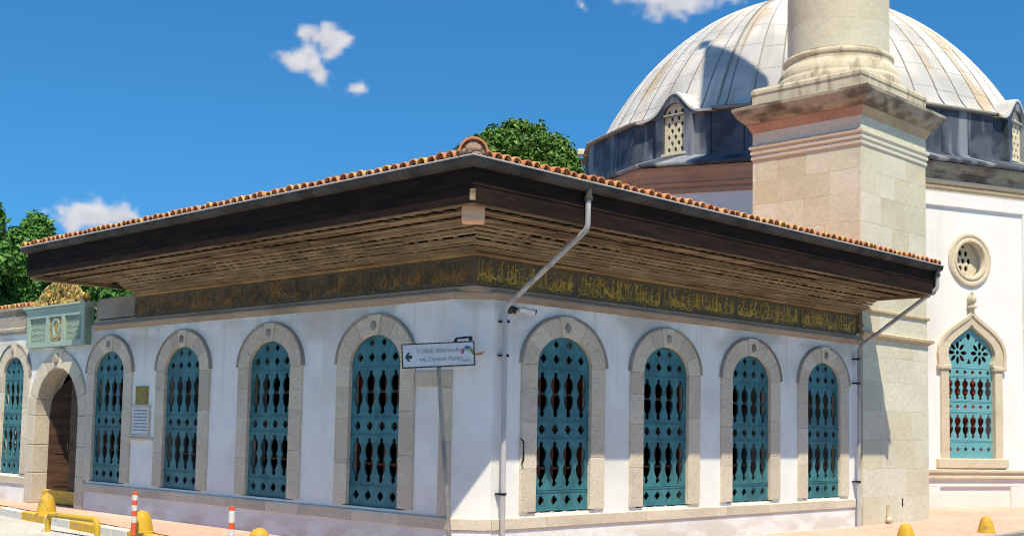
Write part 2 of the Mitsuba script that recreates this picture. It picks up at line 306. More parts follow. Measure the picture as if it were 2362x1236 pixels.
def grille_set(cols, Wh, zs, top_outline, extra, matn, w=1.0, q=.062):
    """zs: rows (kind, z0, z1) bottom up; returns list of (name, ply)."""
    out = []
    for kind, z0, z1, h0, h1 in zs:
        base = Polygon([(-Wh, z0), (Wh, z0), (Wh, z1), (-Wh, z1)]); holes = []
        for c in cols:
            holes.append(quatrefoil(c, (h0+h1)/2, q) if kind == 'q' else slot(c, h0, h1, w))
        out.append(('grille_panel', cat([ext(base.difference(union_all(holes)), GD, GD+.025), box(-Wh, Wh, GD-.012, GD+.003, z1-.028, z1-.006, .004), box(-Wh, Wh, GD-.012, GD+.003, z0+.006, z0+.022, .004)])))
    out.append(('grille_panel', ext(top_outline.difference(union_all(extra)), GD, GD+.025)))
    return [(n, ply(m, matn)) for n, m in out]
COL4 = (-.435, -.145, .145, .435)
ROWS = [('q', 0.0, .30, .155, .155), ('s', .30, 1.065, .345, 1.02), ('q', 1.065, 1.32, 1.195, 1.195), ('s', 1.32, 2.09, 1.37, 2.04)]
top4 = Polygon([(-.60, 2.09), (.60, 2.09)] + arc_pts(.60, .44, 2.13))
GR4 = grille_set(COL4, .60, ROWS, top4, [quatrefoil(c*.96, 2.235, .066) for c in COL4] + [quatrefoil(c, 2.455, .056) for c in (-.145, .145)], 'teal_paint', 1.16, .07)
# wooden casement behind, its glass
def casement(Wh, H, cols, z_tr):
    ms = [box(-Wh, Wh, .21, .26, 0, .07), box(-Wh, -Wh+.07, .21, .26, .07, H), box(Wh-.07, Wh, .21, .26, .07, H)] + [box(c-.025, c+.025, .215, .255, .07, H) for c in cols] + [box(-Wh+.07, Wh-.07, .218, .252, z-.02, z+.02) for z in z_tr]
    return cat(ms)
CASE4 = ply(casement(.66, 2.6, (-.29, 0, .29), (.62, 1.2, 1.72, 2.1)), 'red_wood')
# surround stones: arch voussoirs, keystone, jambs
def ell(a, b, z0, t): return (a*math.cos(t), z0+b*math.sin(t))
def surround_stones():
    out = []; zi, zo = 2.13, 2.13; ai, bi, ao, bo = .60, .44, .925, .72; g = .002
    def vous(t0, t1, d0, grow=0.0):
        ts = np.linspace(t0, t1, 9); P = [ell(ai, bi, zi, t) for t in ts] + [ell(ao+grow, bo+grow, zo, t) for t in ts[::-1]]
        return prism(P, d0, .16, .006)
    cuts = [0, .50, 1.02, 1.40, math.pi-1.40, math.pi-1.02, math.pi-.50, math.pi]
    for a, b in zip(cuts, cuts[1:]):
        key = a == 1.40
        out.append(('keystone' if key else 'arch_stone', vous(a+g, b-g, -.065 if key else -.04, .025 if key else 0), 1 if key else None))
    for s in (-1, 1):
        zz = [0, .62, 1.30, 1.78, 2.13] if s < 0 else [0, .78, 1.42, 2.13]
        for z0, z1 in zip(zz, zz[1:]):
            m = box(min(s*.60, s*.925), max(s*.60, s*.925), -.04, .16, z0+.0015, z1-.0015, .006); out.append(('jamb_stone', m, None))
    rim = [ell(ao+.001, bo+.001, zo, t) for t in np.linspace(.02, math.pi-.02, 30)] + [ell(ao+.04, bo+.04, zo, t) for t in np.linspace(math.pi-.02, .02, 30)]
    out.append(('hood_mould', prism(rim, -.060, .05, .008), 'x'))
    # carved boss on the keystone
    b = trimesh.creation.icosphere(2, .055); b.apply_scale((1.0, .7, 1.35)); b.apply_translation((0, -.075, 2.13+.57)); out.append(('keystone_boss', b, 'x'))
    return out
SURR = surround_stones()
SURR_PLY = [[(n, ply(m, 'coping_stone' if j == 'x' else f'surround_stone_{(v if j is None else j)}')) for k, (n, m, j) in enumerate(SURR) for v in [(k*7+vv*5) % 3]] for vv in range(3)]  # boss dark with weathering; hood mould darkened to paint in its shadow line
def put_window(b, M, var, us=1.0):
    w = numbered(f'{b}__window'); labels[w] = {}
    S = M @ tr(0, 0, ZB) @ scl(us, 1, 1)
    for n, s in GR4: put(w, n, s, S)
    put(w, 'casement', CASE4, S)
    for n, s in SURR_PLY[var % 3]: put(w, n, s, S)
    labels.pop(w, None)
    return w

# ------------------------------------------------------------------ corner building
B = thing('corner_building', 'low white corner building with deep brown eaves, tiled roof and teal window grilles', 'building')
CH = .38; YE, XE = 9.45, 10.72
LW = [2.133+2.768*i for i in range(4)]; RW = [1.867+2.478*i for i in range(4)]
def wall_poly(u0, u1, z0, z1, cs, us=1.0):
    p = Polygon([(u0, z0), (u1, z0), (u1, z1), (u0, z1)])
    for c in cs: p = p.difference(Polygon([(c-.74*us, ZB-.02), (c+.74*us, ZB-.02)] + [(c+x*us, z) for x, z in arc_pts(.74, .56, ZB+2.13)]))
    return p
put(B, 'wall', ply(ext(wall_poly(CH, XE, .27, 4.14, RW), 0, .45), 'white_plaster'), MR)
put(B, 'wall', ply(ext(wall_poly(-YE, -CH, .27, 4.14, [-y for y in LW[:3]]), 0, .45), 'white_plaster'), ML)
put(B, 'wall', ply(fixwind(trimesh.Trimesh(*(lambda P: (np.array([(x, y, z) for z in (.27, 3.60) for x, y in P]), [[0, 1, 4], [1, 5, 4], [1, 2, 5], [2, 6, 5], [2, 3, 6], [3, 7, 6], [3, 0, 7], [0, 4, 7], [0, 2, 1], [0, 3, 2], [4, 5, 6], [4, 6, 7]]))([(0.0, CH), (CH, 0.0), (CH+.3, .42), (.42, CH+.3)]), process=False)), 'white_plaster'), label='narrow cut-off corner wall between the two facades')
put(B, 'wall', ply(box(.455, XE, YE-.4, YE, -.1, 4.44), 'white_plaster'))
put(B, 'wall', ply(box(XE-.4, XE, .455, YE-.41, -.1, 4.44), 'white_plaster'))
put(B, 'floor', ply(box(.3, XE, .3, YE, -.2, .02), 'dark_room'))
put(B, 'wall', ply(cat([box(.46, 10.3, .46, .49, -.1, .45), box(.46, .49, .5, 9.0, -.1, .45)]), 'dark_room'))
put(B, 'inner_partition', ply(cat([box(1.6, 10.2, 2.6, 2.7, 0, 4.4), box(2.6, 2.7, 2.7, 9.0, 0, 4.4)]), 'dark_room'))
# base (white) and plinth band stones
base_prof = [(-.03, -.12), (.022, -.12), (.022, .265), (-.03, .265)]
pl_prof = [(-.02, .27), (.045, .27), (.052, .28), (.052, .428), (.014, .445), (-.02, .445)]
mL, mR, mC0, mC1 = (-1, 0), (0, -1), (-1, -.4142), (-.4142, -1)
put(B, 'base_course', ply(mould((0, YE), (0, CH), mL, mC0, base_prof), 'white_plaster'))
put(B, 'base_course', ply(mould((0, CH), (CH, 0), mC0, mC1, base_prof), 'white_plaster'))
put(B, 'base_course', ply(mould((CH, 0), (XE, 0), mC1, mR, base_prof), 'white_plaster'))
def run_stones(parent, name, pts, offs, prof, step, mats, gap=.004):
    for (a, b), (oa, ob) in zip(zip(pts, pts[1:]), zip(offs, offs[1:])):
        a, b, oa, ob = map(np.array, (a, b, oa, ob)); L = np.linalg.norm(b-a); n = max(1, int(round(L/step))); t = (b-a)/L
        nrm = np.array([t[1], -t[0]]); cuts = [0.0]
        for i in range(1, n): cuts.append((i+rnd.uniform(-.16, .16))*L/n)
        cuts.append(L)
        if nrm @ (oa if n == 1 else (oa+ob)) < 0: nrm = -nrm
        for i, (s, e) in enumerate(zip(cuts, cuts[1:])):
            o0 = oa if s == 0 else nrm; o1 = ob if e == L else nrm
            put(parent, name, ply(mould(a+t*(s+gap), a+t*(e-gap), o0, o1, prof), mats[rnd.randrange(len(mats))]))
SM = ['surround_stone_0', 'surround_stone_1', 'surround_stone_2']
run_stones(B, 'plinth_stone', [(0, YE), (0, CH), (CH, 0), (XE, 0)], [mL, mC0, mC1, mR], pl_prof, 1.15, SM)
for i, y in enumerate(LW[:3]): put_window(B, ML @ tr(-y, 0, 0), i)
for i, x in enumerate(RW): put_window(B, MR @ tr(x, 0, 0), i+1)
# stone strip and lintel left of the corner
put(B, 'corner_strip_stone', ply(box(-.67, -.42, -.03, .1, .45, 1.5, .01), 'surround_stone_2'), ML)
put(B, 'corner_strip_stone', ply(box(-.67, -.42, -.03, .1, 1.506, 2.26, .01), 'surround_stone_0'), ML)
put(B, 'lintel_stone', ply(box(-1.20, -.42, -.03, .1, 2.266, 2.5, .01), 'surround_stone_2'), ML)
# cornice under the frieze
co_prof = [(-.02, 3.505), (.03, 3.505), (.05, 3.53), (.10, 3.555), (.12, 3.575), (.12, 3.60), (.085, 3.62), (.06, 3.65), (.055, 3.675), (-.02, 3.675)]
run_stones(B, 'cornice_stone', [(0, 11.12), (0, CH), (CH, 0), (XE, 0)], [mL, mC0, mC1, mR], co_prof, 2.1, ['cornice_stone'], .003)
# ledge that fills the cut-off corner up to the square frieze
put(B, 'corner_ledge', ply(trimesh.convex.convex_hull(np.array([(x, y, z) for z in (3.61, 3.67) for x, y in ((-.03, CH), (CH, -.03), (-.03, -.03), (CH, CH))])), 'cornice_stone'))
# frieze
def calli(width, h, seed):
    R = random.Random(seed); S = []; x = .05
    def st(pts, w): S.append(LineString(pts).buffer(w/2, 2, cap_style='flat'))
    def arc(cx, cz, rx, rz_, a0, a1, w, n=9): st([(cx+rx*math.cos(a), cz+rz_*math.sin(a)) for a in np.linspace(a0, a1, n)], w)
    while x < width-.14:
        g = R.random(); b = h*R.uniform(.10, .24); w = R.uniform(.0085, .0135)
        if g < .30:
            top = h*R.uniform(.72, .93); st([(x+.012, b), (x, (b+top)/2), (x+.006, top)], w); st([(x+.006, top), (x+.03, top-.02)], w*.8); x += R.uniform(.03, .05)
        elif g < .46:
            arc(x+.06, b+.09, .058, .085, math.pi, 2*math.pi, w); st([(x+.118, b+.09), (x+.118, h*R.uniform(.5, .65))], w); x += .10
        elif g < .62:
            arc(x+.025, b+.07, .022, .024, 0, 2*math.pi, w*.8, 10); arc(x-.005, b+.06, .055, .07, -math.pi*.6, 0, w); x += .075
        elif g < .72:
            st([(x, b+.05), (x+.06, b+.035), (x+.15, b+.055)], w*1.1); st([(x+.15, b+.055), (x+.155, h*.86)], w); x += .10
        elif g < .82:
            st([(x+.11, h*.84), (x+.03, h*.6), (x+.10, h*.42), (x+.02, b+.02)], w); x += .085
        else:
            st([(x, b+.03), (x+.02, b+.085), (x+.035, b+.03), (x+.055, b+.085), (x+.07, b+.03)], w*.9); x += .07
        if R.random() < .55:
            ux, uz = x+R.uniform(-.05, .03), h*R.choice([.06, .10, .60, .70, .80, .48]); d = .013
            S.append(Polygon([(ux-d, uz), (ux, uz-d), (ux+d, uz), (ux, uz+d)]))
        if R.random() < .4:
            ux, uz = x+R.uniform(-.05, .03), h*R.uniform(.66, .9); st([(ux, uz), (ux+.045, uz+.03)], .009)
        if R.random() < .5:
            ux = x+R.uniform(-.06, .02); arc(ux, h*R.uniform(.35, .6), .045, .03, 0, math.pi*1.2, .010)
    for k in range(int(width/.16)):
        ux = k*.16+R.uniform(.02, .1); arc(min(ux, width-.12), h*R.uniform(.2, .5), .05, .05, R.uniform(0, 3), R.uniform(3.2, 6), .009)
    u = union_all(S).intersection(Polygon([(.02, .015), (width-.02, .015), (width-.02, h-.015), (.02, h-.015)]))
    return u.simplify(.0015)
def frieze_side(M, u0, u1, n, letter, seed):
    w = (u1-u0)/n
    for i in range(n):
        a = u0+i*w
        k = put(B, 'frieze_panel', ply(box(a+.003, a+w-.003, -.03, .05, 3.676, 4.088, .006), 'frieze_board'), M)
        put(k, 'lettering', ply(ext(affinity.translate(calli(w, .405, seed+i).union(calli(w, .405, seed+50+i)), a, 3.680), -.040, -.031), letter), M, label='raised calligraphy in worn gold on the dark frieze')
frieze_side(MR, -.03, 10.55, 5, 'gold_letter', 100)
frieze_side(ML, -9.45, .03, 5, 'dull_gold_letter', 200)
put(B, 'frieze_rail', ply(mould((0, 9.46), (0, 0), mL, (-1, -1), [(-.02, 4.090), (.05, 4.090), (.062, 4.10), (.062, 4.132), (.05, 4.144), (-.02, 4.144)]), 'trim_wood'))
put(B, 'frieze_rail', ply(mould((0, 0), (10.56, 0), (-1, -1), mR, [(-.02, 4.090), (.05, 4.090), (.062, 4.10), (.062, 4.132), (.05, 4.144), (-.02, 4.144)]), 'trim_wood'))
put(B, 'frieze_end_post', ply(cat([box(10.56, 10.68, -.09, .05, 3.73, 4.40, .012), box(10.54, 10.70, -.12, .05, 3.86, 3.93, .02), box(10.54, 10.70, -.12, .05, 4.2, 4.27, .02)]), 'soffit_wood_2'), MR)
# soffit: boarding above painted near-black as gap shade, laths below it; cove of thin boards
ZS = 4.44; O = 1.6; YR, XR = 10.86, 10.76
put(B, 'soffit_board', ply(box(-1.56, XR-.02, -1.56, -0.005, 4.50, 4.52), 'soffit_dark'))
put(B, 'soffit_board', ply(box(-1.56, 10.72, 0.0, YR-.04, 4.50, 4.52), 'soffit_dark'))
ncol = 0
def lath(e, wd, z, th, side, u0, u1, mit, matn, name, e2=None, z2=None):
    """a board along the facade at distance e from the wall; mitred on the hip where mit."""
    e2 = e if e2 is None else e2; z2 = z if z2 is None else z2
    P = []
    for ee, zz in ((e-wd/2, z), (e+wd/2, z2)):
        for dz in (0, th):
            for s in (0, 1):
                u = (u0 if s == 0 else u1)
                if mit and s == 0: u = -ee
                P.append((u, -ee, zz+dz))
    m = trimesh.convex.convex_hull(np.array(P))
    if side == 'L':
        v = m.vertices.copy(); m = trimesh.Trimesh(np.c_[v[:, 1], v[:, 0], v[:, 2]], m.faces[:, ::-1], process=False)
    put(B, name, ply(m, matn))
for side, end in (('R', XR-.03), ('L', YR-.04)):
    for e, wd_ in ((1.505, .07), (1.21, .09), (1.065, .075), (.80, .09), (.655, .085)):
        u = -e; first = True; jit = rnd.uniform(-.006, .006)
        while u < end-.3:
            L = rnd.uniform(1.2, 2.2); v = min(u+L, end)
            if end-v < .4: v = end
            lath(e, wd_+rnd.uniform(-.008, .008), ZS-.012+rnd.uniform(-.012, .008), .022, side, u+(0 if first else .006), v-.006, first, f'soffit_wood_{rnd.randrange(3)}', 'soffit_lath'); u = v; first = False
    # cross battens, under the boarding
    cend = 10.55 if side == 'R' else 9.46
    for k in range(46):
        u = -1.2+.275*k
        if u > end-.1: break
        m = box(u-.05, u+.05, -1.53, -.58 if u > -.5 else u-.08, ZS+.024+rnd.uniform(0, .008), ZS+.05)
        if side == 'L':
            v = m.vertices.copy(); m = trimesh.Trimesh(np.c_[v[:, 1], v[:, 0], v[:, 2]], m.faces[:, ::-1], process=False)
        put(B, 'soffit_batten', ply(m, f'soffit_wood_{(2, 0, 2, 2)[k % 4]}'))
    fc = lambda t: (.055+.50*(1-t)**1.0, 4.425-.285*(1-(1-t)**1.7))
    for k in range(42):
        u = .02+.255*k+(.06 if k % 2 else 0)
        if u > cend-.08: break
        up = [fc(t) for t in np.linspace(0, 1, 5)]
        m = cat([trimesh.convex.convex_hull(np.array([(u+du, -e_, z_+dz) for (e_, z_) in (p_, q_) for du in (-.045, .045) for dz in (.022, .04)])) for p_, q_ in zip(up, up[1:])])
        if side == 'L':
            v = m.vertices.copy(); m = trimesh.Trimesh(np.c_[v[:, 1], v[:, 0], v[:, 2]], m.faces[:, ::-1], process=False)
        put(B, 'cove_rib', ply(m, 'cove_wood_0'))
    for r in range(9):
        t0, t1 = r/9+.006, (r+1)/9-.050
        f = lambda t: (.055+.50*(1-t)**1.0, 4.425-.285*(1-(1-t)**1.7))
        (e0, z0), (e1, z1) = f(t0), f(t1)
        u = -(e0+e1)/2; first = True
        while u < cend-.3:
            L = rnd.uniform(.9, 1.6); v = min(u+L, cend)
            if cend-v < .4: v = cend
            dz = rnd.uniform(-.010, .008)
            lath((e0+e1)/2, e0-e1, z1+dz, .018, side, u+(0 if first else .004), v-.004, first, f'cove_wood_{rnd.randrange(2)}', 'cove_board', None, z0+dz); u = v; first = False
# flat laths that close the soffit beyond the end of the left facade
for r in range(5):
    e = .50-.1*r
    put(B, 'soffit_lath', ply(box(-e-.03, -e+.03, 9.5, YR-.05, ZS-.01, ZS+.012), f'soffit_wood_{rnd.randrange(3)}'))
put(B, 'soffit_end_beam', ply(box(-1.5, 1.2, YR-.16, YR-.03, 4.36, 4.46, .01), 'soffit_wood_1'))
put(B, 'soffit_end_beam', ply(box(XR-.16, XR-.03, -1.5, -.02, 4.37, 4.46, .01), 'cove_wood_0'))
# hip board and pendant block in the corner of the soffit
put(B, 'corner_block', ply(box(-.14, .14, -.14, .14, 4.245, 4.46, .012), 'pale_wood'), tr(-1.30, -1.30, 0) @ rz(45))
put(B, 'corner_strip', ply(box(-.035, .035, -.02, .02, 4.44, 4.58, .004), 'soffit_wood_1'), tr(-1.63, -1.63, 0) @ rz(-45))
# fascia of two planks, gutter
EX = [(0, YR), (0, 0), (XR, 0)]; EO = [mL, (-1, -1), mR]
run_stones(B, 'fascia_plank', EX, EO, [(1.56, 4.645), (1.605, 4.645), (1.605, 4.87), (1.56, 4.87)], 3.6, ['black_wood'], .002)
run_stones(B, 'fascia_plank', EX, EO, [(1.555, 4.436), (1.597, 4.436), (1.597, 4.640), (1.555, 4.640)], 3.0, ['black_wood'], .002)
run_stones(B, 'fascia_trim', EX, EO, [(1.50, 4.415), (1.56, 4.415), (1.565, 4.435), (1.50, 4.435)], 2.4, ['soffit_wood_2', 'soffit_wood_0'], .003)
put(B, 'fascia_plank', ply(box(-1.55, 3.0, YR-.03, YR+.01, 4.44, 4.88), 'black_wood'))
put(B, 'fascia_plank', ply(box(XR-.03, XR+.01, -1.55, -.02, 4.44, 4.88), 'black_wood'))
gut = [(1.61, 4.862), (1.66, 4.866), (1.70, 4.885), (1.725, 4.915), (1.73, 4.955), (1.745, 4.965), (1.735, 4.975), (1.715, 4.965), (1.71, 4.92), (1.69, 4.90), (1.655, 4.88), (1.622, 4.878), (1.622, 4.93), (1.61, 4.93)]
lip = [(1.722, 4.962), (1.748, 4.962), (1.752, 4.972), (1.742, 4.984), (1.722, 4.984)]
for a_, b_, c_, d_ in (((0, YR+.03), (0, 0), mL, (-1, -1)), ((0, 0), (XR+.05, 0), (-1, -1), mR)): put(B, 'gutter_lip', ply(mould(a_, b_, c_, d_, lip), 'pale_zinc'))
put(B, 'gutter', ply(mould((0, YR+.03), (0, 0), mL, (-1, -1), gut), 'zinc', 40))
put(B, 'gutter', ply(mould((0, 0), (XR+.05, 0), (-1, -1), mR, gut), 'zinc', 40))
# downpipes
def pipe(pts, outlet):
    k = put(B, 'downpipe', ply(tube(bend(pts, .07), .038, 14), 'grey_paint', 50))
    x, y, z = outlet
    put(k, 'outlet', ply(lathe([(0, 0), (.06, 0), (.062, .05), (.048, .06), (.048, .16), (0, .16)], 20), 'zinc', 40), tr(x, y, z-.10))
    for z in (2.72, .78, 3.2):
        put(k, 'bracket', ply(cat([lathe([(.038, -.018), (.047, -.018), (.047, .018), (.038, .018)], 18), box(-.06, .06, .02, .11, -.012, .012)]), 'black_metal'), tr(pts[-1][0], pts[-1][1], z))
pipe([(.46, -1.665, 4.86), (.45, -1.665, 4.36), (.49, -.11, 3.40), (.52, -.11, -.10)], (.46, -1.665, 4.84))
pipe([(10.66, -1.675, 4.9), (10.66, -1.675, 4.53), (10.50, -.11, 3.44), (10.46, -.11, -.10)], (10.66, -1.675, 4.86))
put(B, 'window_hook', ply(cat([tube(bend([(.93, -.04, 1.55), (.90, -.12, 1.52), (.93, -.10, 1.25), (.95, -.045, 1.2)], .03), .012, 8)]), 'black_metal'))
# roof
def hroof(x, y): return 5.02 + math.tan(math.radians(5.0))*np.minimum(np.minimum(x+1.6, y+1.6), 11.0-y)
put(B, 'roof_gable', ply(ext(Polygon([(-1.2, 4.95), (9.4, 4.95), (9.4, 5.12), (4.7, 5.52), (-1.2, 5.03)]), 10.70, 10.76).apply_transform(np.array([[0,1,0,0],[1,0,0,0],[0,0,1,0],[0,0,0,1.0]])), 'soffit_dark'))
gx = np.linspace(-1.35, 10.70, 62); gy = np.linspace(-1.35, 10.95, 62); X, Y = np.meshgrid(gx, gy, indexing='ij')
ii, jj = np.meshgrid(range(61), range(61), indexing='ij'); q = (ii*62+jj).ravel()
put(B, 'roof', ply((np.c_[X.ravel(), Y.ravel(), (hroof(X, Y)+.0).ravel()], np.c_[q, q+62, q+63, q+1]), 'roof_tile_0'))
put(B, 'roof_edge_board', ply(cat([box(-1.62, XR, -1.62, -1.2, 4.90, 4.985), box(-1.62, -1.2, -1.19, YR, 4.90, 4.985)]), 'soffit_dark'))
def arc_tile(r0, r1, L, th, up, n=9):
    v = []; k = n
    for s, r in ((0, r0), (L, r1)):
        for rr in (r, r-th):
            for a in np.linspace(0, math.pi, n): v.append((rr*math.cos(a), s, up*rr*math.sin(a)))
    f = []
    A, Bq, Cq, D = 0, n, 2*n, 3*n
    for i in range(n-1):
        f += [[A+i, A+i+1, Cq+i+1], [A+i, Cq+i+1, Cq+i], [Bq+i, D+i, D+i+1], [Bq+i, D+i+1, Bq+i+1], [A+i, Bq+i, Bq+i+1], [A+i, Bq+i+1, A+i+1], [Cq+i, Cq+i+1, D+i+1], [Cq+i, D+i+1, D+i]]
    f += [[A, Cq, D], [A, D, Bq], [A+n-1, Bq+n-1, D+n-1], [A+n-1, D+n-1, Cq+n-1]]
    return fixwind(trimesh.Trimesh(np.array(v), f, process=False))
COV = [ply(arc_tile(.082, .066, .46, .016, 1), f'roof_tile_{i}', 40) for i in range(4)]
PAN = [ply(arc_tile(.070, .082, .46, .014, -1), f'roof_tile_{i}', 40) for i in range(4)]
tilt = np.eye(4); a_ = math.radians(5); tilt[1:3, 1:3] = [[math.cos(a_), -math.sin(a_)], [math.sin(a_), math.cos(a_)]]
roofk = f'{B}__roof'
rows2 = []
for M, u0, u1 in ((MR, -1.45, XR-.03), (ML, -YR+.02, 1.45)):
    n = int((u1-u0)/.178)
    for i in range(n+1):
        u = u0+i*(u1-u0)/n
        J = tr(u+rnd.uniform(-.008, .008), -1.69+rnd.uniform(-.018, .018), 5.003+rnd.uniform(-.012, .012)) @ tilt @ rz(rnd.uniform(-4, 4))
        put(roofk, 'cover_tile', COV[rnd.choice([0, 0, 1, 1, 2, 3])], M @ J)
        if i < n: put(roofk, 'pan_tile', PAN[rnd.choice([0, 1, 2, 2])], M @ tr(u+(u1-u0)/n/2, -1.67, 5.068) @ tilt)
        for k in range(1, 4):
            if (u if M is MR else -u) < -1.55+.36*k: continue
            t = arc_tile(.082, .066, .44, .016, 1, 6); t.apply_transform(M @ tr(u+rnd.uniform(-.006, .006), -1.69+.36*k, 5.003+.0315*k) @ tilt); rows2.append(t)
put(roofk, 'upper_tiles', ply(cat(rows2), 'roof_tile_1', 40), kind='stuff')
# hip: cap tiles up the diagonal, mortar in the open end
hipm = tr(-1.66, -1.66, 5.02) @ rz(-45) @ tilt
for k in range(9):
    m = arc_tile(.185, .165, .5, .026, 1, 13)
    put(roofk, 'hip_tile', ply(m, f'roof_tile_{(2, 0, 2)[k % 3]}', 40), tr(0, 0, .0) @ hipm @ tr(0, .02+.42*k, .01))
lumps = []
for (lx, ly, lz, lr, ls) in ((0, .12, .04, .125, 1), (-.12, .10, .02, .06, 2), (.12, .11, .02, .06, 3), (.03, .07, -.01, .07, 4)):
    m = trimesh.creation.icosphere(3, lr); v = m.vertices; m.vertices = v*(1+.5*(meshkit.fbm(v*14+ls, 3, ls)[:, None]-.5))+[lx, ly, lz]; lumps.append(m)
lumps.append(ext(Polygon(arc_pts(.155, .155, 0, 16)), .08, .3))
put(roofk, 'hip_mortar', ply(cat(lumps), 'mortar'), hipm)
vent = put(B, 'vent_pipe', ply(tube([(7.9, .2, 5.1), (7.9, .2, 5.43)], .03, 12), 'black_metal'))

# things fixed to the corner building
c = thing('security_camera', 'small white bullet camera under the cornice right of the corner downpipe', 'camera')
put(c, 'body', ply(tube([(.72, -.16, 3.385), (.95, -.24, 3.365)], .042, 16), 'white_plastic', 50)); put(c, 'lens', ply(tube([(.951, -.24, 3.365), (.972, -.247, 3.363)], .036, 16), 'black_metal', 50))
put(c, 'bracket', ply(cat([box(.70, .80, -.035, .005, 3.34, 3.44, .01), tube([(.75, -.02, 3.40), (.75, -.15, 3.40)], .02, 10)]), 'zinc'))
put(c, 'junction_box', ply(box(.615, .69, -.07, .0, 3.33, 3.43, .012), 'zinc'))
c = thing('brass_plaque', 'square brass plaque on the white wall above the framed notice', 'plaque')
put(c, 'plate', ply(box(-9.36, -8.90, -.025, .004, 2.02, 2.36, .006), 'brass'), ML)
put(c, 'screw', ply(cat([box(u-.012, u+.012, -.03, -.02, z-.012, z+.012, .003) for u in (-9.32, -8.94) for z in (2.06, 2.32)]), 'black_metal'), ML)
c = thing('notice_board', 'white marble notice with grey text lines under the brass plaque', 'notice')
put(c, 'frame', ply(ext(Polygon([(-9.52, 1.40), (-8.78, 1.40), (-8.78, 2.0), (-9.52, 2.0)]).difference(Polygon([(-9.47, 1.45), (-8.83, 1.45), (-8.83, 1.95), (-9.47, 1.95)])), -.035, .004), 'surround_stone_2'), ML)
put(c, 'panel', ply(box(-9.468, -8.832, -.022, .004, 1.452, 1.948), 'sign_white'), ML)
tl = []
for k in range(7):
    z = 1.90-.062*k; u = -9.42+rnd.uniform(0, .05)
    while u < -8.90:
        w = rnd.uniform(.03, .09); tl.append(box(u, min(u+w, -8.87), -.026, -.021, z-.013, z+.013)); u += w+.022
put(c, 'text', ply(cat(tl), 'sign_grey_ink'), ML, label='rows of small illegible grey words', kind='stuff')
put(c, 'base_slab', ply(box(-9.56, -8.66, -.04, .004, 1.33, 1.39, .01), 'surround_stone_0'), ML)

# ------------------------------------------------------------------ courtyard wall with gate
W = thing('courtyard_wall', 'white courtyard wall with arched gate continuing the left facade', 'wall')
GC = 12.66                                                            # gate centre
wp = wall_poly(-19.0, -YE-.002, .27, 3.58, [-LW[3]]).difference(Polygon([(-14.87-.68, ZB-.02), (-14.87+.68, ZB-.02)] + [(-14.87+x*.93, z) for x, z in arc_pts(.74, .56, ZB+2.13)]))
gate = Polygon([(-GC-1.12, -.3), (-GC+1.12, -.3)] + [(-GC+x, z) for x, z in arc_pts(1.12, 1.12, 1.78)])
put(W, 'wall', ply(ext(wp.difference(gate), 0, .5), 'white_plaster'), ML)
for a, b in ((11.36, YE+.002), (19.0, 14.0)):
    put(W, 'base_course', ply(mould((0, a), (0, b), mL, mL, base_prof), 'white_plaster'))
    run_stones(W, 'plinth_stone', [(0, a), (0, b)], [mL, mL], pl_prof, .95, SM)
put_window(W, ML @ tr(-LW[3], 0, 0), 0); put_window(W, ML @ tr(-14.87, 0, 0), 2, .90)
for y0, y1 in ((9.0, 11.4), (13.9, 16.0)):
    put(W, 'dark_backing', ply(box(-y1, -y0, .52, .56, .2, 3.4), 'dark_room'), ML)  # added near-black sheet so the sunlit yard does not show through
# gate surround
gs = []
cuts = np.linspace(0, math.pi, 10)
for a, b in zip(cuts, cuts[1:]):
    ts = np.linspace(a+.004, b-.004, 7); key = abs((a+b)/2-math.pi/2) < .05; g = .05 if key else 0
    P = [(-GC+1.0*math.cos(t), 1.78+1.0*math.sin(t)) for t in ts] + [(-GC+(1.36+g)*math.cos(t), 1.78+(1.36+g)*math.sin(t)) for t in ts[::-1]]
    put(W, 'gate_keystone' if key else 'gate_arch_stone', ply(prism(P, -.08 if key else -.05, .30, .012), SM[rnd.randrange(3)] if not key else 'surround_stone_1'), ML)
for s in (-1, 1):
    zz = [-.1, .55, 1.15, 1.78]
    for z0, z1 in zip(zz, zz[1:]):
        u0, u1 = sorted((-GC+s*1.0, -GC+s*1.36)); put(W, 'gate_jamb_stone', ply(box(u0, u1, -.05, .30, z0+.003, z1-.003, .012), SM[rnd.randrange(3)]), ML)
b = trimesh.creation.icosphere(2, .09); b.apply_scale((1, .6, 1.3)); put(W, 'gate_boss', ply(b, 'coping_stone', True), ML @ tr(-GC, -.09, 2.97))
put(W, 'threshold', ply(box(-GC-.99, -GC+.99, .20, .27, -.08, .20, .01), 'threshold_wood'), ML)
def leaf(Wd):
    P = [(0, 0), (Wd, 0)] + [(Wd-Wd*(1-math.cos(t)), 1.76+Wd*math.sin(t)) for t in np.linspace(0, math.pi/2, 10)]
    P = [(0, 0), (Wd, 0), (Wd, 2.74)] + [(Wd-Wd*math.sin(t), 1.76+.97*math.cos(t)) for t in np.linspace(.15, math.pi/2, 9)]
    return prism(P, 0, .05, .005)
lf = leaf(.96)
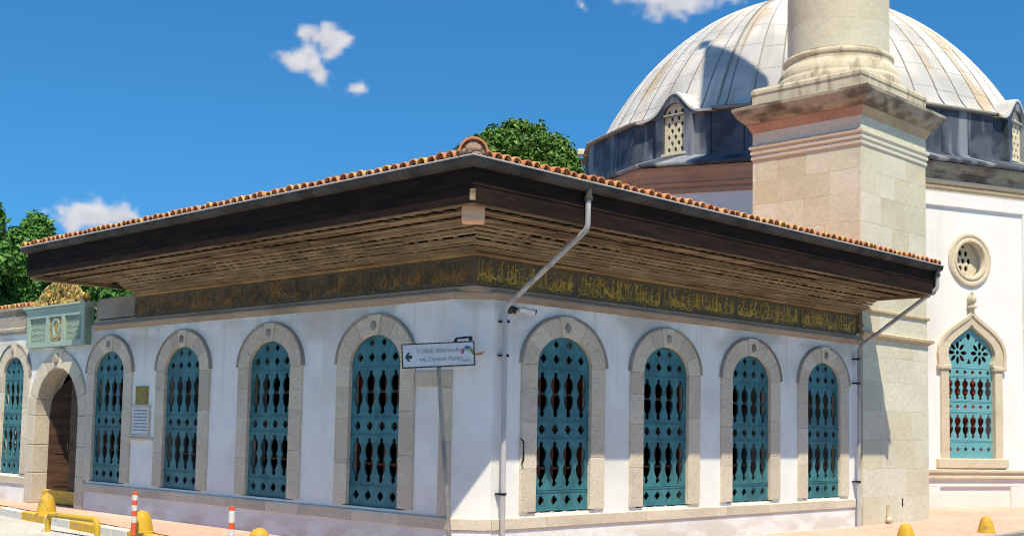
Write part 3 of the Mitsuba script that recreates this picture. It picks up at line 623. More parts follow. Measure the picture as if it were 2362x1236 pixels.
for s, ang, lab in ((1, 62, 'gate leaf standing half open'), (-1, 0, None)):
    M = ML @ tr(-GC-s*.97, .28, .05) @ (rz(ang) if s > 0 else scl(-1, 1, 1))
    m = lf.copy()
    if s < 0: m.invert()
    if s > 0:
        k = put(W, 'gate_leaf', ply(m, 'door_wood'), M, label=lab)
    else:
        m2 = trimesh.Trimesh(lf.vertices*[-1, 1, 1], lf.faces[:, ::-1], process=False); M = ML @ tr(-GC+.97, .28, .05); k = put(W, 'gate_leaf', ply(m2, 'door_wood'), M)
    for z0, z1 in ((.2, .75), (.9, 1.5), (1.65, 2.1)):
        q0, q1 = sorted((s*.14, s*.84)); put(k, 'leaf_panel', ply(box(q0, q1, -.018, .0, z0, z1, .012), 'door_wood'), M)
    q = s*.9; put(k, 'handle', ply(cat([tube([(q, -.06, 1.0), (q, -.06, 1.16)], .012, 8), tube([(q, 0, 1.0), (q, -.06, 1.0)], .009, 8), tube([(q, 0, 1.16), (q, -.06, 1.16)], .009, 8)]), 'brass'), M)
put(W, 'gate_dark_box', ply(cat([box(-14.0, -11.3, 2.9, 3.0, -.1, 3.2), box(-13.9, -13.8, .56, 2.9, -.1, 3.2), box(-11.5, -11.4, .56, 2.9, -.1, 3.2), box(-14.0, -11.3, .56, 3.0, 3.2, 3.3), box(-13.8, -11.5, .5, 2.9, -.14, -.09)]), 'dark_room'), ML)  # added near-black box that keeps the open gate dark
# top of the wall: plain block beside the building, coping further left, tile course
put(W, 'parapet_stone', ply(box(-10.98, -9.50, -.05, .45, 3.73, 4.14, .015), 'coping_stone'), ML)
put(W, 'parapet_stone', ply(box(-11.12, -10.985, -.02, .45, 3.73, 4.10, .015), 'cornice_stone'), ML)
put(W, 'wall', ply(ext(Polygon([(-14.0, 3.58), (-9.46, 3.58), (-9.46, 3.72), (-14.0, 3.72)]), .06, .44), 'white_plaster'), ML)
run_stones(W, 'coping_stone', [(0, 19.0), (0, 14.02)], [mL, mL], [(-.45, 3.585), (.03, 3.585), (.07, 3.64), (.07, 3.70), (.03, 3.73), (.03, 4.08), (.08, 4.12), (.08, 4.17), (-.45, 4.2)], 1.3, ['coping_stone', 'weathered_stone'])
for i in range(24):
    put(W, 'coping_tile', COV[rnd.randrange(4)], ML @ tr(-18.6+.185*i, .0+rnd.uniform(-.02, .02), 4.20) @ tilt)

# carved board over the gate
G = thing('gate_board', 'pale green carved board with gilded crest over the arched gate', 'sign')
b0, b1 = -14.0, -11.32
put(G, 'backing', ply(box(b0, b1, -.12, .05, 3.23, 4.0, .01), 'board_green'), ML)
u = [b0, b0+.13, b0+.92, b0+1.06, b0+1.66, b0+1.80, b1-.13, b1]
def frame_poly(): return Polygon([(b0, 3.23), (b1, 3.23), (b1, 4.0), (b0, 4.0)]).difference(union_all([Polygon([(a, 3.34), (c_, 3.34), (c_, 3.86), (a, 3.86)]) for a, c_ in ((u[1], u[2]), (u[3], u[4]), (u[5], u[6]))]))
put(G, 'frame', ply(ext(frame_poly(), -.165, -.121), 'board_frame'), ML)
for a, c_, s in ((u[1], u[2], 1), (u[5], u[6], 2)):
    ls = []
    for k in range(4):
        p = affinity.translate(affinity.scale(calli((c_-a-.06)*1.6, .18, 40+s*10+k), .62, .62, origin=(0, 0)), a+.03, 3.36+.122*k); ls.append(ext(p, -.128, -.1205))
    put(G, 'inscription', ply(cat(ls), 'board_frame'), ML, label='lines of small raised script on a green panel')
cx = (u[3]+u[4])/2
ring = Point(0, 0).buffer(1, 16); em = affinity.translate(affinity.scale(ring, .17, .21), cx, 3.62).difference(affinity.translate(affinity.scale(ring, .12, .155), cx, 3.62))
put(G, 'emblem_ring', ply(ext(em, -.15, -.1205), 'board_frame'), ML)
put(G, 'emblem', ply(cat([ext(affinity.translate(affinity.scale(ring, .045, .12), cx, 3.62), -.14, -.1205)] + [ext(Point(cx+math.cos(t)*.24, 3.60+math.sin(t)*.23).buffer(.035+.015*math.sin(5*t), 4), -.145, -.1205) for t in np.linspace(0, 2*math.pi, 18)[:-1]]), 'gilding'), ML, label='gilded wreath around a pale oval')
put(G, 'shelf', ply(cat([box(b0-.12, b1+.10, -.225, .1, 4.06, 4.105, .01), box(b0-.05, b1+.04, -.19, .08, 4.0, 4.058, .01)]), 'board_frame'), ML)
# crest: heap of gilded scrolls with a rayed top
cr = []; R3 = random.Random(5)
for k in range(230):
    t = R3.uniform(-1, 1); hmax = .58*(1-abs(t)**1.15)+.06; z = R3.uniform(0, 1)**1.1*hmax; r = R3.uniform(.025, .06)
    a = R3.uniform(0, 6.28); uu = cx+.05+t*1.28
    if k % 3 == 0:
        s = trimesh.creation.icosphere(1, r*1.1); s.apply_scale((1, .6, 1)); s.apply_translation((uu, R3.uniform(-.16, -.02), 4.11+z)); cr.append(s)
    else:
        pts = [(uu+math.cos(a+q)*r*(1-q*.12), -.09+R3.uniform(-.01, .01)+.0*q, 4.12+z+math.sin(a+q)*r*(1-q*.12)) for q in np.linspace(0, 4.6, 8)]
        cr.append(tube(pts, np.linspace(.022, .01, 8), 6))
for k in range(15):
    t = math.pi*(k+.5)/15; p0 = (cx+.07+math.cos(t)*.10, -.06, 4.36+math.sin(t)*.10); p1 = (cx+.07+math.cos(t)*.26, -.05, 4.36+math.sin(t)*.27); cr.append(tube([p0, p1], [.022, .008], 6))
cr.append(ext(Polygon([(cx-1.2, 4.10), (cx+1.25, 4.10), (cx+.35, 4.34), (cx+.07, 4.60), (cx-.2, 4.34)]), -.05, -.01))
put(G, 'crest', ply(cat(cr), 'gilding', 40), ML, label='carved gilded crest of scrolls and rays')

# ------------------------------------------------------------------ minaret
Mi = thing('minaret', 'pale limestone minaret on a square stone base with stained cornice', 'minaret')
x0, x1, y0, y1 = 10.80, 13.66, 0.0, 2.6; mcx, mcy = (x0+x1)/2+.05, (y0+y1)/2+.06
put(Mi, 'core', ply(box(x0+.05, x1-.05, y0+.05, y1-.05, -.12, 8.9), 'ashlar_1'))
def sq_ring(prof, mats, name):
    """profile (e,z) round the four sides of the base, one mitred piece per side."""
    P = [(x0, y0), (x1, y0), (x1, y1), (x0, y1)]; D = [(-1, -1), (1, -1), (1, 1), (-1, 1)]
    for i in range(4):
        j = (i+1) % 4; put(Mi, name, ply(mould(P[i], P[j], D[i], D[j], prof), mats[i]))
def ashlar(zs, seed, e=.0):
    R = random.Random(seed)
    for r, (za, zb) in enumerate(zip(zs, zs[1:])):
        for side in range(4):
            L = (x1-x0) if side in (0, 2) else (y1-y0); n = 3 if (r+side) % 2 else 4
            if side in (1, 2) : n = 2
            cuts = [0]+sorted((i+R.uniform(-.18, .18))*L/n for i in range(1, n))+[L]
            for i, (a, b) in enumerate(zip(cuts, cuts[1:])):
                g = .0014; lo = a+(g if i else (.0 if side % 2 == 0 else .058)); hi = b-(g if i < n-1 else (.0 if side % 2 == 0 else .058))
                m = box(lo, hi, -e+R.uniform(-.0015, .0015), .056, za+g, zb-g, .0025)
                M = [tr(x0, y0), tr(x1, y0) @ rz(90), tr(x1, y1) @ rz(180), tr(x0, y1) @ rz(270)][side]
                put(Mi, 'stone_block', ply(m, f'ashlar_{R.choice([0, 0, 1, 1, 2, 3] if side == 3 else [0, 0, 2, 2, 1])}'), M)
ashlar([-.12, .45, 1.02, 1.60, 2.20, 2.80, 3.30, 3.66], 3, .03)
sq_ring([(.0, 3.66), (.035, 3.66), (.06, 3.69), (.12, 3.72), (.125, 3.77), (.03, 3.80), (.0, 3.80)], ['tan_stone', 'tan_stone', 'tan_stone', 'tan_stone'], 'string_course')
ashlar([3.80, 4.20], 5, .01)
sq_ring([(.0, 4.20), (.02, 4.20), (.055, 4.225), (.055, 4.265), (.01, 4.28), (.0, 4.28)], ['tan_stone']*4, 'string_course')
ashlar([4.28, 4.85, 5.45, 6.05, 6.65, 7.15, 7.62], 11)
sq_ring([(-.05, 7.62), (.012, 7.62), (.03, 7.65), (.03, 7.70), (.015, 7.71), (.015, 7.745), (.045, 7.765), (.045, 7.815), (.03, 7.825), (.03, 7.86), (.065, 7.885), (.065, 7.94), (.0, 7.965), (-.05, 7.965)], ['ashlar_2', 'ashlar_0', 'ashlar_0', 'surround_stone_2'], 'moulding')  # left side in greyer stone, painting in the shade under the slab
sq_ring([(-.05, 7.967), (.004, 7.967), (.004, 8.235), (-.05, 8.235)], ['ashlar_0', 'ashlar_0', 'ashlar_0', 'ashlar_2'], 'cornice_band')
sq_ring([(-.05, 8.237), (.02, 8.237), (.035, 8.28), (.065, 8.34), (.10, 8.40), (.10, 8.425), (-.05, 8.425)], ['tan_stone', 'tan_stone', 'tan_stone', 'red_shade_stone'], 'cornice_cavetto')  # shaded left side gets the redder tone as painted shade
sq_ring([(-.05, 8.427), (.12, 8.427), (.17, 8.47), (.25, 8.55), (.31, 8.66), (.335, 8.70), (.335, 8.765), (.29, 8.785), (-.05, 8.83)], ['weathered_stone']*4, 'cornice_slab')
sq_ring([(-.05, 8.80), (.015, 8.80), (.015, 9.08), (.035, 9.10), (.035, 9.17), (.01, 9.20), (.0, 9.23), (-.05, 9.23)], ['stained_stone']*4, 'upper_plinth')
put(Mi, 'upper_core', ply(box(x0+.04, x1-.04, y0+.04, y1-.04, 8.7, 9.228), 'stained_stone'))
put(Mi, 'round_base', ply(lathe([(0, 9.2), (1.36, 9.2), (1.36, 9.34), (1.33, 9.40), (1.30, 9.44), (1.30, 9.52), (1.26, 9.62), (1.20, 9.70), (1.17, 9.74), (1.17, 9.80), (0, 9.80)], 72), 'stained_stone', 35), tr(mcx, mcy))
put(Mi, 'torus_ring', ply(lathe([(1.05, 9.80), (1.14, 9.80), (1.185, 9.83), (1.20, 9.875), (1.185, 9.92), (1.14, 9.95), (1.12, 9.96), (1.12, 9.985), (1.05, 9.985)], 72), 'stained_stone', 50), tr(mcx, mcy))
zc_ = 9.985
for k in range(9):
    h = .62; put(Mi, 'shaft_course', ply(lathe([(1.0, zc_), (1.094, zc_), (1.098, zc_+.005), (1.098, zc_+h-.005), (1.094, zc_+h), (1.0, zc_+h)], 64), f'ashlar_{(0, 1, 0, 2)[k % 4]}', 30), tr(mcx, mcy)); zc_ += h
put(Mi, 'balcony', ply(lathe([(1.0, zc_), (1.12, zc_), (1.25, zc_+.25), (1.45, zc_+.5), (1.65, zc_+.75), (1.7, zc_+.8), (1.7, zc_+1.7), (1.58, zc_+1.7), (1.58, zc_+.9), (0, zc_+.9)], 48), 'ashlar_0', 35), tr(mcx, mcy))
put(Mi, 'upper_shaft', ply(lathe([(0, zc_+.9), (.76, zc_+.9), (.76, 21.2), (.86, 21.3), (0, 21.3)], 48), 'ashlar_0', 35), tr(mcx, mcy))
put(Mi, 'spire', ply(lathe([(.88, 21.3), (.84, 21.5), (.07, 26.9), (.05, 27.1), (.15, 27.2), (.19, 27.35), (.15, 27.5), (.05, 27.6), (.11, 27.75), (.05, 27.9), (0, 28.1)], 48), 'drum_lead', 35), tr(mcx, mcy))
put(Mi, 'wall_slot', ply(box(x0+1.62, x0+1.66, -.036, .0, .22, .40), 'black_metal'))
put(Mi, 'small_spout', ply(cat([box(x0+.92, x0+.98, -.10, -.03, .03, .30, .015), trimesh.creation.icosphere(2, .07).apply_translation((x0+.95, -.09, -.02))]), 'stained_stone'))

# ------------------------------------------------------------------ mosque
Q = thing('mosque', 'white domed mosque with lead drum and ogee window behind the minaret', 'mosque')
AP, HW = 7.34, 7.34*math.tan(math.radians(22.5))
OC = (22.14, 8.29)
def FM(deg, ap):                                                      # local frame of a face whose outward normal has this azimuth
    a = math.radians(deg); n = (math.cos(a), math.sin(a)); return tr(OC[0]+ap*n[0], OC[1]+ap*n[1], 0) @ rz(deg+90)
UC = -.06
ogp = [(.77, 1.15), (.77, 3.50), (.70, 3.53), (.70, 3.60), (.76, 3.70), (.785, 3.82), (.765, 3.95), (.68, 4.10), (.52, 4.24), (.34, 4.36), (.16, 4.47), (.05, 4.55), (0, 4.62)]
ogo = [(1.02, 1.15), (1.02, 3.45), (1.10, 3.48), (1.10, 3.62), (1.12, 3.82), (1.09, 4.02), (.98, 4.22), (.80, 4.40), (.58, 4.55), (.36, 4.68), (.16, 4.80), (.05, 4.90), (0, 5.0)]
def sym(P): return Polygon([(UC+x, z) for x, z in P] + [(UC-x, z) for x, z in P[::-1][1:]])
facehole = union_all([sym(ogp).buffer(.08), Point(UC, 6.30).buffer(.55, 16)])
for i in range(8):
    deg = 22.5+45*i; p = Polygon([(-HW, -.2), (HW, -.2), (HW, 8.75), (-HW, 8.75)]); main = deg == 247.5
    put(Q, 'wall', ply(ext(p.difference(facehole) if main else p, 0, .4), 'mosque_plaster'), FM(deg, AP))
put(Q, 'wall', ply(trimesh.creation.cylinder(radius=6.85/math.cos(math.pi/8), height=8.8, sections=8).apply_translation((OC[0], OC[1], 4.3)), 'dark_room'))
FC = FM(247.5, AP); FB = FM(202.5, AP)
# raised borders round the sunk panel of the sunny face
for a, b_, c_, d_ in ((-HW+.02, HW-.02, 7.66, 8.0), (1.74, HW-.02, .88, 7.655), (-HW+.02, -1.95, .88, 7.655)):
    put(Q, 'wall_border', ply(box(a, b_, -.07, .01, c_, d_), 'mosque_plaster'), FC)
for a, b_, c_, d_ in ((-HW+.02, HW-.02, .44, .61), (1.22, HW-.02, -.1, .435), (-HW+.02, -1.15, -.1, .435)):
    put(Q, 'wall_border', ply(box(a, b_, -.07, .01, c_, d_), 'mosque_plaster'), FC)
def oct_ring(prof, mats, name, faces=range(8)):
    t = math.tan(math.radians(22.5))
    for i in faces:
        deg = 22.5+45*i; a = math.radians(deg); n = np.array([math.cos(a), math.sin(a)]); s = np.array([-n[1], n[0]]); c0 = np.array(OC)
        p0 = c0+n*AP-s*HW; p1 = c0+n*AP+s*HW; put(Q, name, ply(mould(p0, p1, n-s*t, n+s*t, prof), mats(i)))
CM = lambda i: 'red_shade_stone' if i in (4, 3) else 'tan_stone'  # shaded left faces carry painted shade as a redder tone
oct_ring([(-.05, .61), (.10, .61), (.15, .64), (.15, .70), (.12, .72), (.12, .76), (.18, .80), (.18, .86), (-.05, .88)], lambda i: 'mosque_stone', 'ledge')
oct_ring([(-.05, 8.06), (.03, 8.06), (.06, 8.11), (.07, 8.17), (.03, 8.185), (.03, 8.225), (-.05, 8.225)], CM, 'lower_moulding')
oct_ring([(-.05, 8.227), (.07, 8.227), (.11, 8.27), (.13, 8.32), (.08, 8.345), (-.05, 8.345)], lambda i: 'red_shade_stone' if i in (4, 3) else 'mosque_stone', 'cornice_fillet')
oct_ring([(-.05, 8.347), (.09, 8.347), (.12, 8.40), (.16, 8.48), (.16, 8.52), (.20, 8.56), (.27, 8.66), (.28, 8.74), (-.05, 8.76)], lambda i: 'red_shade_stone' if i in (4, 3) else 'weathered_stone', 'cornice')
oct_ring([(-.75, 8.76), (.36, 8.76), (.42, 8.78), (.42, 8.83), (.36, 8.86), (-.75, 9.28)], lambda i: 'drum_lead', 'roof_apron')
# ogee window
WK = f'{Q}__window'
COL6 = tuple(-.64+.256*i for i in range(6))
g = []
rows6 = [('q', 1.15, 1.60, 1.38, 1.38), ('s', 1.60, 2.34, 1.66, 2.28), ('q', 2.34, 2.62, 2.48, 2.48), ('s', 2.62, 3.26, 2.66, 3.22), ('q', 3.26, 3.50, 3.37, 3.37)]
ros = []
for cu in (-.37, .37):
    ros.append(Point(cu, 3.87).buffer(.055, 6))
    for k in range(8):
        t = 2*math.pi*k/8; ros.append(affinity.translate(affinity.rotate(affinity.scale(Point(0, 0).buffer(1, 6), .10, .052), math.degrees(t), origin=(0, 0)), cu+math.cos(t)*.20, 3.87+math.sin(t)*.20))
ros += [affinity.scale(Point(0, 4.30).buffer(.075, 6), .9, 1.15), Polygon([(-.07, 3.60), (.07, 3.60), (0, 3.74)]), Point(-.25, 4.2).buffer(.03), Point(.25, 4.2).buffer(.03)]
topo = Polygon([(x, z) for x, z in ogp[1:]] + [(-x, z) for x, z in ogp[1:][::-1][1:]])
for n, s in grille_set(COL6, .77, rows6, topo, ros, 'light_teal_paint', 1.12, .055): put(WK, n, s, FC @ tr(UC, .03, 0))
put(WK, 'curtain', ply(box(UC-.85, UC+.85, .37, .395, 1.0, 4.7), 'curtain_cloth'), FC)
sur = sym(ogo).difference(sym(ogp)); half = [Polygon([(UC-2, 1), (UC, 1), (UC, 6), (UC-2, 6)]), Polygon([(UC, 1), (UC+2, 1), (UC+2, 6), (UC, 6)])]
for h in half:
    for z0, z1 in ((1.15, 2.3), (2.305, 3.45), (3.455, 5.1)):
        g_ = sur.intersection(h).intersection(Polygon([(-4, z0), (4, z0), (4, z1), (-4, z1)]))
        put(WK, 'surround_stone', ply(ext(g_, -.07, .16), 'mosque_stone'), FC)
lip = sym(ogo).buffer(.015).difference(sym(ogo).buffer(-.07)); put(WK, 'hood_mould', ply(ext(lip.intersection(Polygon([(-4, 3.46), (4, 3.46), (4, 6), (-4, 6)])), -.11, -.06), 'mosque_stone'), FC)
for s in (-1, 1): put(WK, 'capital', ply(box(UC+s*.93-.21, UC+s*.93+.21, -.12, .1, 3.43, 3.53, .015), 'mosque_stone'), FC)
put(WK, 'sill_stone', ply(box(UC-1.16, UC+1.16, -.13, .16, .90, 1.148, .02), 'mosque_stone'), FC)
put(WK, 'finial', ply(lathe([(0, 4.93), (.06, 4.93), (.055, 5.02), (.13, 5.05), (.13, 5.09), (.05, 5.11), (.055, 5.15), (.105, 5.20), (.12, 5.27), (.10, 5.34), (.05, 5.40), (.02, 5.46), (0, 5.47)], 20), 'stained_stone', 40), FC @ tr(UC, -.08, 0))
# round window
RWK = f'{Q}__round_window'
def ring_l(prof): 
    m = lathe(prof, 40); v = m.vertices.copy(); return fixwind(trimesh.Trimesh(np.c_[v[:, 0], -v[:, 2], v[:, 1]], m.faces[:, ::-1], process=False))
put(RWK, 'ring_stone', ply(ring_l([(.44, -.30), (.60, -.30), (.70, -.02), (.72, .03), (.68, .07), (.62, .075), (.59, .05), (.55, .05), (.53, .08), (.48, .08), (.45, .04), (.44, -.02)]), 'mosque_stone', 35), FC @ tr(UC, 0, 6.31))
hol = [affinity.scale(Point(dx*.19+(.095 if abs(r) == 1 else 0), r*.2).buffer(.072, 5), .85, 1.15) for r in (-1, 0, 1) for dx in ((-1, 0, 1) if r == 0 else (-1, 0))] + [Point(0, -.36).buffer(.04), Point(0, .37).buffer(.045)]
put(RWK, 'pierced_plate', ply(ext(Point(0, 0).buffer(.5, 16).difference(union_all(hol)), .22, .27), 'pierced_stone'), FC @ tr(UC, 0, 6.31))
# drum: sixteen-sided, lead panels
DA = 6.80; dh = DA*math.tan(math.pi/16)
put(Q, 'drum', ply(trimesh.creation.cylinder(radius=(DA-.03)/math.cos(math.pi/16), height=1.4, sections=16).apply_transform(rz(11.25)).apply_translation((OC[0], OC[1], 9.85)), 'drum_seam'))
for i in range(16):
    deg = 22.5*i
    if not 90 <= deg <= 337.5: continue
    for k in range(3):
        a = -dh+2*dh*k/3; put(f'{Q}__drum', 'lead_panel', ply(box(a+.014, a+2*dh/3-.014, -.015, .05, 9.22, 10.42, .012), 'drum_lead'), FM(deg, DA))
    put(f'{Q}__drum', 'ledge_flashing', ply(box(-dh-.02, dh+.02, -.09, .06, 9.13, 9.22, .015), 'drum_lead'), FM(deg, DA))
    put(f'{Q}__drum', 'eave_flashing', ply(box(-dh-.045, dh+.045, -.15, .5, 10.42, 10.50, .02), 'dome_seam'), FM(deg, DA))
# dome
KZ, ZC0, RD = 1.3, 5.404, 7.70
def dpt(th, z, grow=0.0):
    r = RD*math.sqrt(max(0, 1-((z-ZC0)/(KZ*RD))**2))+grow; return (DC[0]+r*math.cos(th), DC[1]+r*math.sin(th), z)
zl = [10.46, 11.05, 11.8, 12.6, 13.4, 14.15, 14.75, 15.15, 15.34]
prof = [(RD*math.sqrt(max(0, 1-((z-ZC0)/(KZ*RD))**2))-.010, z) for z in np.linspace(10.42, 15.34, 60)] + [(0, 15.345)]
put(Q, 'dome', ply(lathe([(6.3, 10.42)]+prof, 168).apply_translation((DC[0], DC[1], 0)), 'dome_seam', 40))
flare = []
ng = 56
for g_ in range(ng):
    th0, th1 = 2*math.pi*g_/ng, 2*math.pi*(g_+1)/ng; tm = math.degrees((th0+th1)/2) % 360
    if not (120 < tm < 300): continue
    for r, (za, zb) in enumerate(zip(zl, zl[1:])):
        if r >= 7: break
        off = .12*math.sin(g_*2.4)*(1 if r else 0); gap = .0035 if r < 5 else .006
        V = []; na, nz = 4, 5; w = (th1-th0); tha, thb = th0+w*.035, th1-w*.035
        z0_, z1_ = za+off+.008, zb+(.12*math.sin(g_*2.4))-.0
        for iz in range(nz):
            for ia in range(na):
                th = tha+(thb-tha)*ia/(na-1); z = z0_+(z1_-z0_)*iz/(nz-1)
                fl = .16*max(0, (10.95-z)/.5)**2 if r == 0 else 0
                V.append(dpt(th, z, .011-.006*iz/(nz-1)+fl))
        n0 = len(V)
        for (x, y, z) in V[:]: V.append((x-.014*math.cos(tm*math.pi/180), y-.014*math.sin(tm*math.pi/180), z-.006))
        f = []
        for iz in range(nz-1):
            for ia in range(na-1):
                a = iz*na+ia; f += [[a, a+1, a+na+1], [a, a+na+1, a+na]]
        ed = [i for i in range(na)] + [i*na+na-1 for i in range(1, nz)] + [(nz-1)*na+i for i in range(na-2, -1, -1)] + [i*na for i in range(nz-2, 0, -1)]
        for a, b_ in zip(ed, ed[1:]+ed[:1]):
            if a < na and b_ < na: f += [[a, n0+a, n0+b_], [a, n0+b_, b_]]     # turned-down lower edge
        put(f'{Q}__dome', 'lead_sheet', ply(trimesh.Trimesh(np.array(V), f, process=False), 'dome_lead', 40))
put(f'{Q}__dome', 'seam_roll', ply(tube([dpt(math.radians(190.5), z, .03) for z in np.linspace(10.5, 15.2, 26)], .035, 8), 'dome_seam', 50))
# dormer windows in the drum
def dormer(deg, shift):
    D = numbered(f'{Q}__dormer'); M = FM(deg, DA) @ tr(shift, 0, 0)
    win = Polygon([(-.37, 9.38), (.37, 9.38), (.37, 10.43)] + [(.37*math.cos(t), 10.43+.36*math.sin(t)) for t in np.linspace(.15, math.pi-.15, 10)] + [(-.37, 10.43)])
    outer = union_all([Polygon([(-.62, 9.22), (.62, 9.22), (.62, 10.6), (-.62, 10.6)]), Polygon([(-1.15, 10.39), (1.15, 10.39)] + [(x, 10.41+.64*math.exp(-(x/.62)**2*1.6)) for x in np.linspace(1.15, -1.15, 25)])])
    put(D, 'hood_front', ply(ext(outer.difference(win), -.17, .9), 'drum_lead'), M)
    hs = []
    for r in range(7):
        for k in ((-1, 0, 1) if r % 2 == 0 else (-.5, .5)):
            hs.append(affinity.scale(Point(k*.225, 9.50+.175*r).buffer(.062, 5), .85, 1.15))
    put(D, 'pierced_plate', ply(ext(win.buffer(.03).difference(union_all(hs)), -.07, -.02), 'pierced_stone'), M)
    put(D, 'backing', ply(ext(win.buffer(.03), .12, .16), 'dark_room'), M)
    put(D, 'sill', ply(box(-.42, .42, -.19, -.02, 9.30, 9.375, .01), 'pierced_stone'), M)
    # flared lead roof: runs off level at the sides, rises over the arch
    def zr(x): return 10.45+.66*math.exp(-(x/.62)**2*1.6)
    xs = np.linspace(-1.3, 1.3, 33); V = []; f = []
    for d, dz in ((-.20, -.07), (-.20, 0), (1.5, .12)):
        for x in xs: V.append((x, d if d < 0 else d, zr(x)+dz))
    n = len(xs)
    for k in range(2):
        for i in range(n-1): a = k*n+i; f += [[a, a+1, a+n+1], [a, a+n+1, a+n]]
    for x in xs: V.append((x, 1.5, zr(x)-.0))
    for i in range(n-1): f += [[i, 3*n+i, 3*n+i+1], [i, 3*n+i+1, i+1]]
    put(D, 'hood_roof', ply(trimesh.Trimesh(np.array(V), f, process=False), 'dome_lead', 40), M)
dormer(180, .20); dormer(270, -.15)
put(Q, 'rain_spout', ply(box(-.09, .09, -.35, .05, 10.40, 10.60, .03), 'pierced_stone'), FM(135, DA))
c = thing('flood_lamp', 'small white flood lamp on the shaded mosque wall left of the minaret', 'lamp')
put(c, 'head', ply(box(-.10, .10, -.34, -.20, 8.23, 8.42, .03), 'white_plastic'), FB @ tr(1.67, 0, 0)); put(c, 'arm', ply(tube([(0, -.22, 8.33), (0, .02, 8.36)], .02, 8), 'zinc'), FB @ tr(1.67, 0, 0))

# ------------------------------------------------------------------ street furniture
S = thing('street_sign', 'leaning grey post with a white direction sign before the building corner', 'sign')
SMx = tr(-.405, .285, 2.69) @ rz(-45) @ np.array([[math.cos(.065), 0, -math.sin(.065), 0], [0, 1, 0, 0], [math.sin(.065), 0, math.cos(.065), 0], [0, 0, 0, 1.0]])
put(S, 'post', ply(tube([(-.235, .12, -.12), (-.37, .31, 2.50), (-.376, .318, 2.64)], .030, 16), 'post_paint', 50))
k = put(S, 'panel', ply(box(-.50, .50, -.012, .012, -.165, .165, .004), 'sign_white'), SMx)
put(k, 'border', ply(ext(Polygon([(-.505, -.17), (.505, -.17), (.505, .17), (-.505, .17)]).difference(Polygon([(-.488, -.153), (.488, -.153), (.488, .153), (-.488, .153)])), -.017, .015), 'zinc'), SMx)
def txt(s, h, u, z, matn, par, name, bold=False):
    m = meshkit.text_mesh(s, h, .002, bold); v = m.vertices.copy(); m = trimesh.Trimesh(np.c_[u+v[:, 0], -.0135-v[:, 2]*1.0, z+v[:, 1]], m.faces, process=False); put(par, name, ply(m, matn), SMx)
txt('TÜRBE Mevlevihane', .058, -.315, .03, 'sign_grey_ink', k, 'text')
txt('ve Ziyaret Parkı', .058, -.26, -.085, 'sign_grey_ink', k, 'text')
txt('ilçesi', .03, .33, -.105, 'sign_grey_ink', k, 'text')
arrow = Polygon([(-.46, -.015), (-.42, .045), (-.385, .045), (-.412, .008), (-.36, .008), (-.36, -.038), (-.412, -.038), (-.385, -.075), (-.42, -.075)])
put(k, 'arrow', ply(ext(arrow, -.0155, -.0125), 'sign_ink'), SMx)
for a0, a1, rr, mn in ((2.2, 3.3, .085, 'red_ink'), (.9, 2.0, .095, 'blue_ink'), (-.3, .8, .09, 'green_ink')):
    P = [(.40+rr*math.cos(t), .01+rr*math.sin(t)) for t in np.linspace(a0, a1, 9)] + [(.40+rr*.55*math.cos(t), .01+rr*.6*math.sin(t)) for t in np.linspace(a1, a0+.25, 9)]
    put(k, 'logo', ply(ext(Polygon(P), -.0155, -.0125), mn), SMx)
put(S, 'clamp', ply(cat([tube(bend([(.24, .0, .17), (.25, 0, .215), (.45, 0, .225), (.455, 0, .175)], .02), .014, 8), box(.22, .27, -.02, .02, .165, .195, .006), box(.43, .48, -.02, .02, .175, .235, .006)]), 'black_metal'), SMx)
put(S, 'orange_tab', ply(ext(Polygon([(.505, .0), (.60, .012), (.65, .018), (.60, -.03), (.505, -.03)]), -.006, .006), 'orange_ink'), SMx)
# bollards
BOL = ply(lathe([(0, 0), (.20, 0), (.215, .02), (.21, .07), (.19, .16), (.17, .26), (.145, .34), (.105, .40), (.055, .435), (0, .445)], 28), 'yellow_paint', 60)
BASE = ply(lathe([(0, 0), (.235, 0), (.235, .03), (.21, .05), (0, .05)], 28), 'yellow_paint', 40)
for (x, y, h, lab) in ((-1.12, 10.55, .85, 'yellow concrete bollard nearest the arched gate'), (-1.62, 6.0, .80, 'yellow concrete bollard behind the first striped post'), (-1.36, 3.05, .60, 'yellow bollard top at the bottom edge between post and sign'), (8.78, -1.95, .56, 'yellow bollard in front of the minaret base'), (11.42, -2.25, .66, 'yellow bollard before the mosque window, furthest right')):
    k = thing('bollard', lab, 'bollard', 'yellow bollards along the kerb'); w_ = .84 if y > 0 else .72; s = scl(w_, w_, h)
    put(k, 'body', BOL, tr(x, y, -.09) @ s); put(k, 'foot', BASE, tr(x, y, -.098) @ s)
# striped flexible posts
def flexpost(x, y, h, label, bands):
    k = thing('delineator_post', label, 'post', 'orange striped posts beside the kerb')
    put(k, 'foot', ply(lathe([(0, 0), (.10, 0), (.10, .02), (.06, .04), (0, .045)], 24), 'black_metal', 40), tr(x, y, -.25))
    z = .04; put(k, 'post', ply(lathe([(0, z), (.043, z), (.043, h-.01), (.036, h), (0, h+.002)], 24), 'orange_plastic', 40), tr(x, y, -.25))
    for a, b_ in bands: put(k, 'reflective_band', ply(lathe([(.0425, a), (.0445, a+.004), (.0445, b_-.004), (.0425, b_)], 24), 'reflective_white', 40), tr(x, y, -.25))
flexpost(-1.95, 5.66, .835, 'taller orange post with pale bands in front of a yellow bollard', [(.35, .45), (.535, .625), (.70, .785)])
flexpost(-2.05, 2.72, .78, 'short orange and white banded post left of the sign', [(.12, .22), (.33, .46), (.55, .72)])
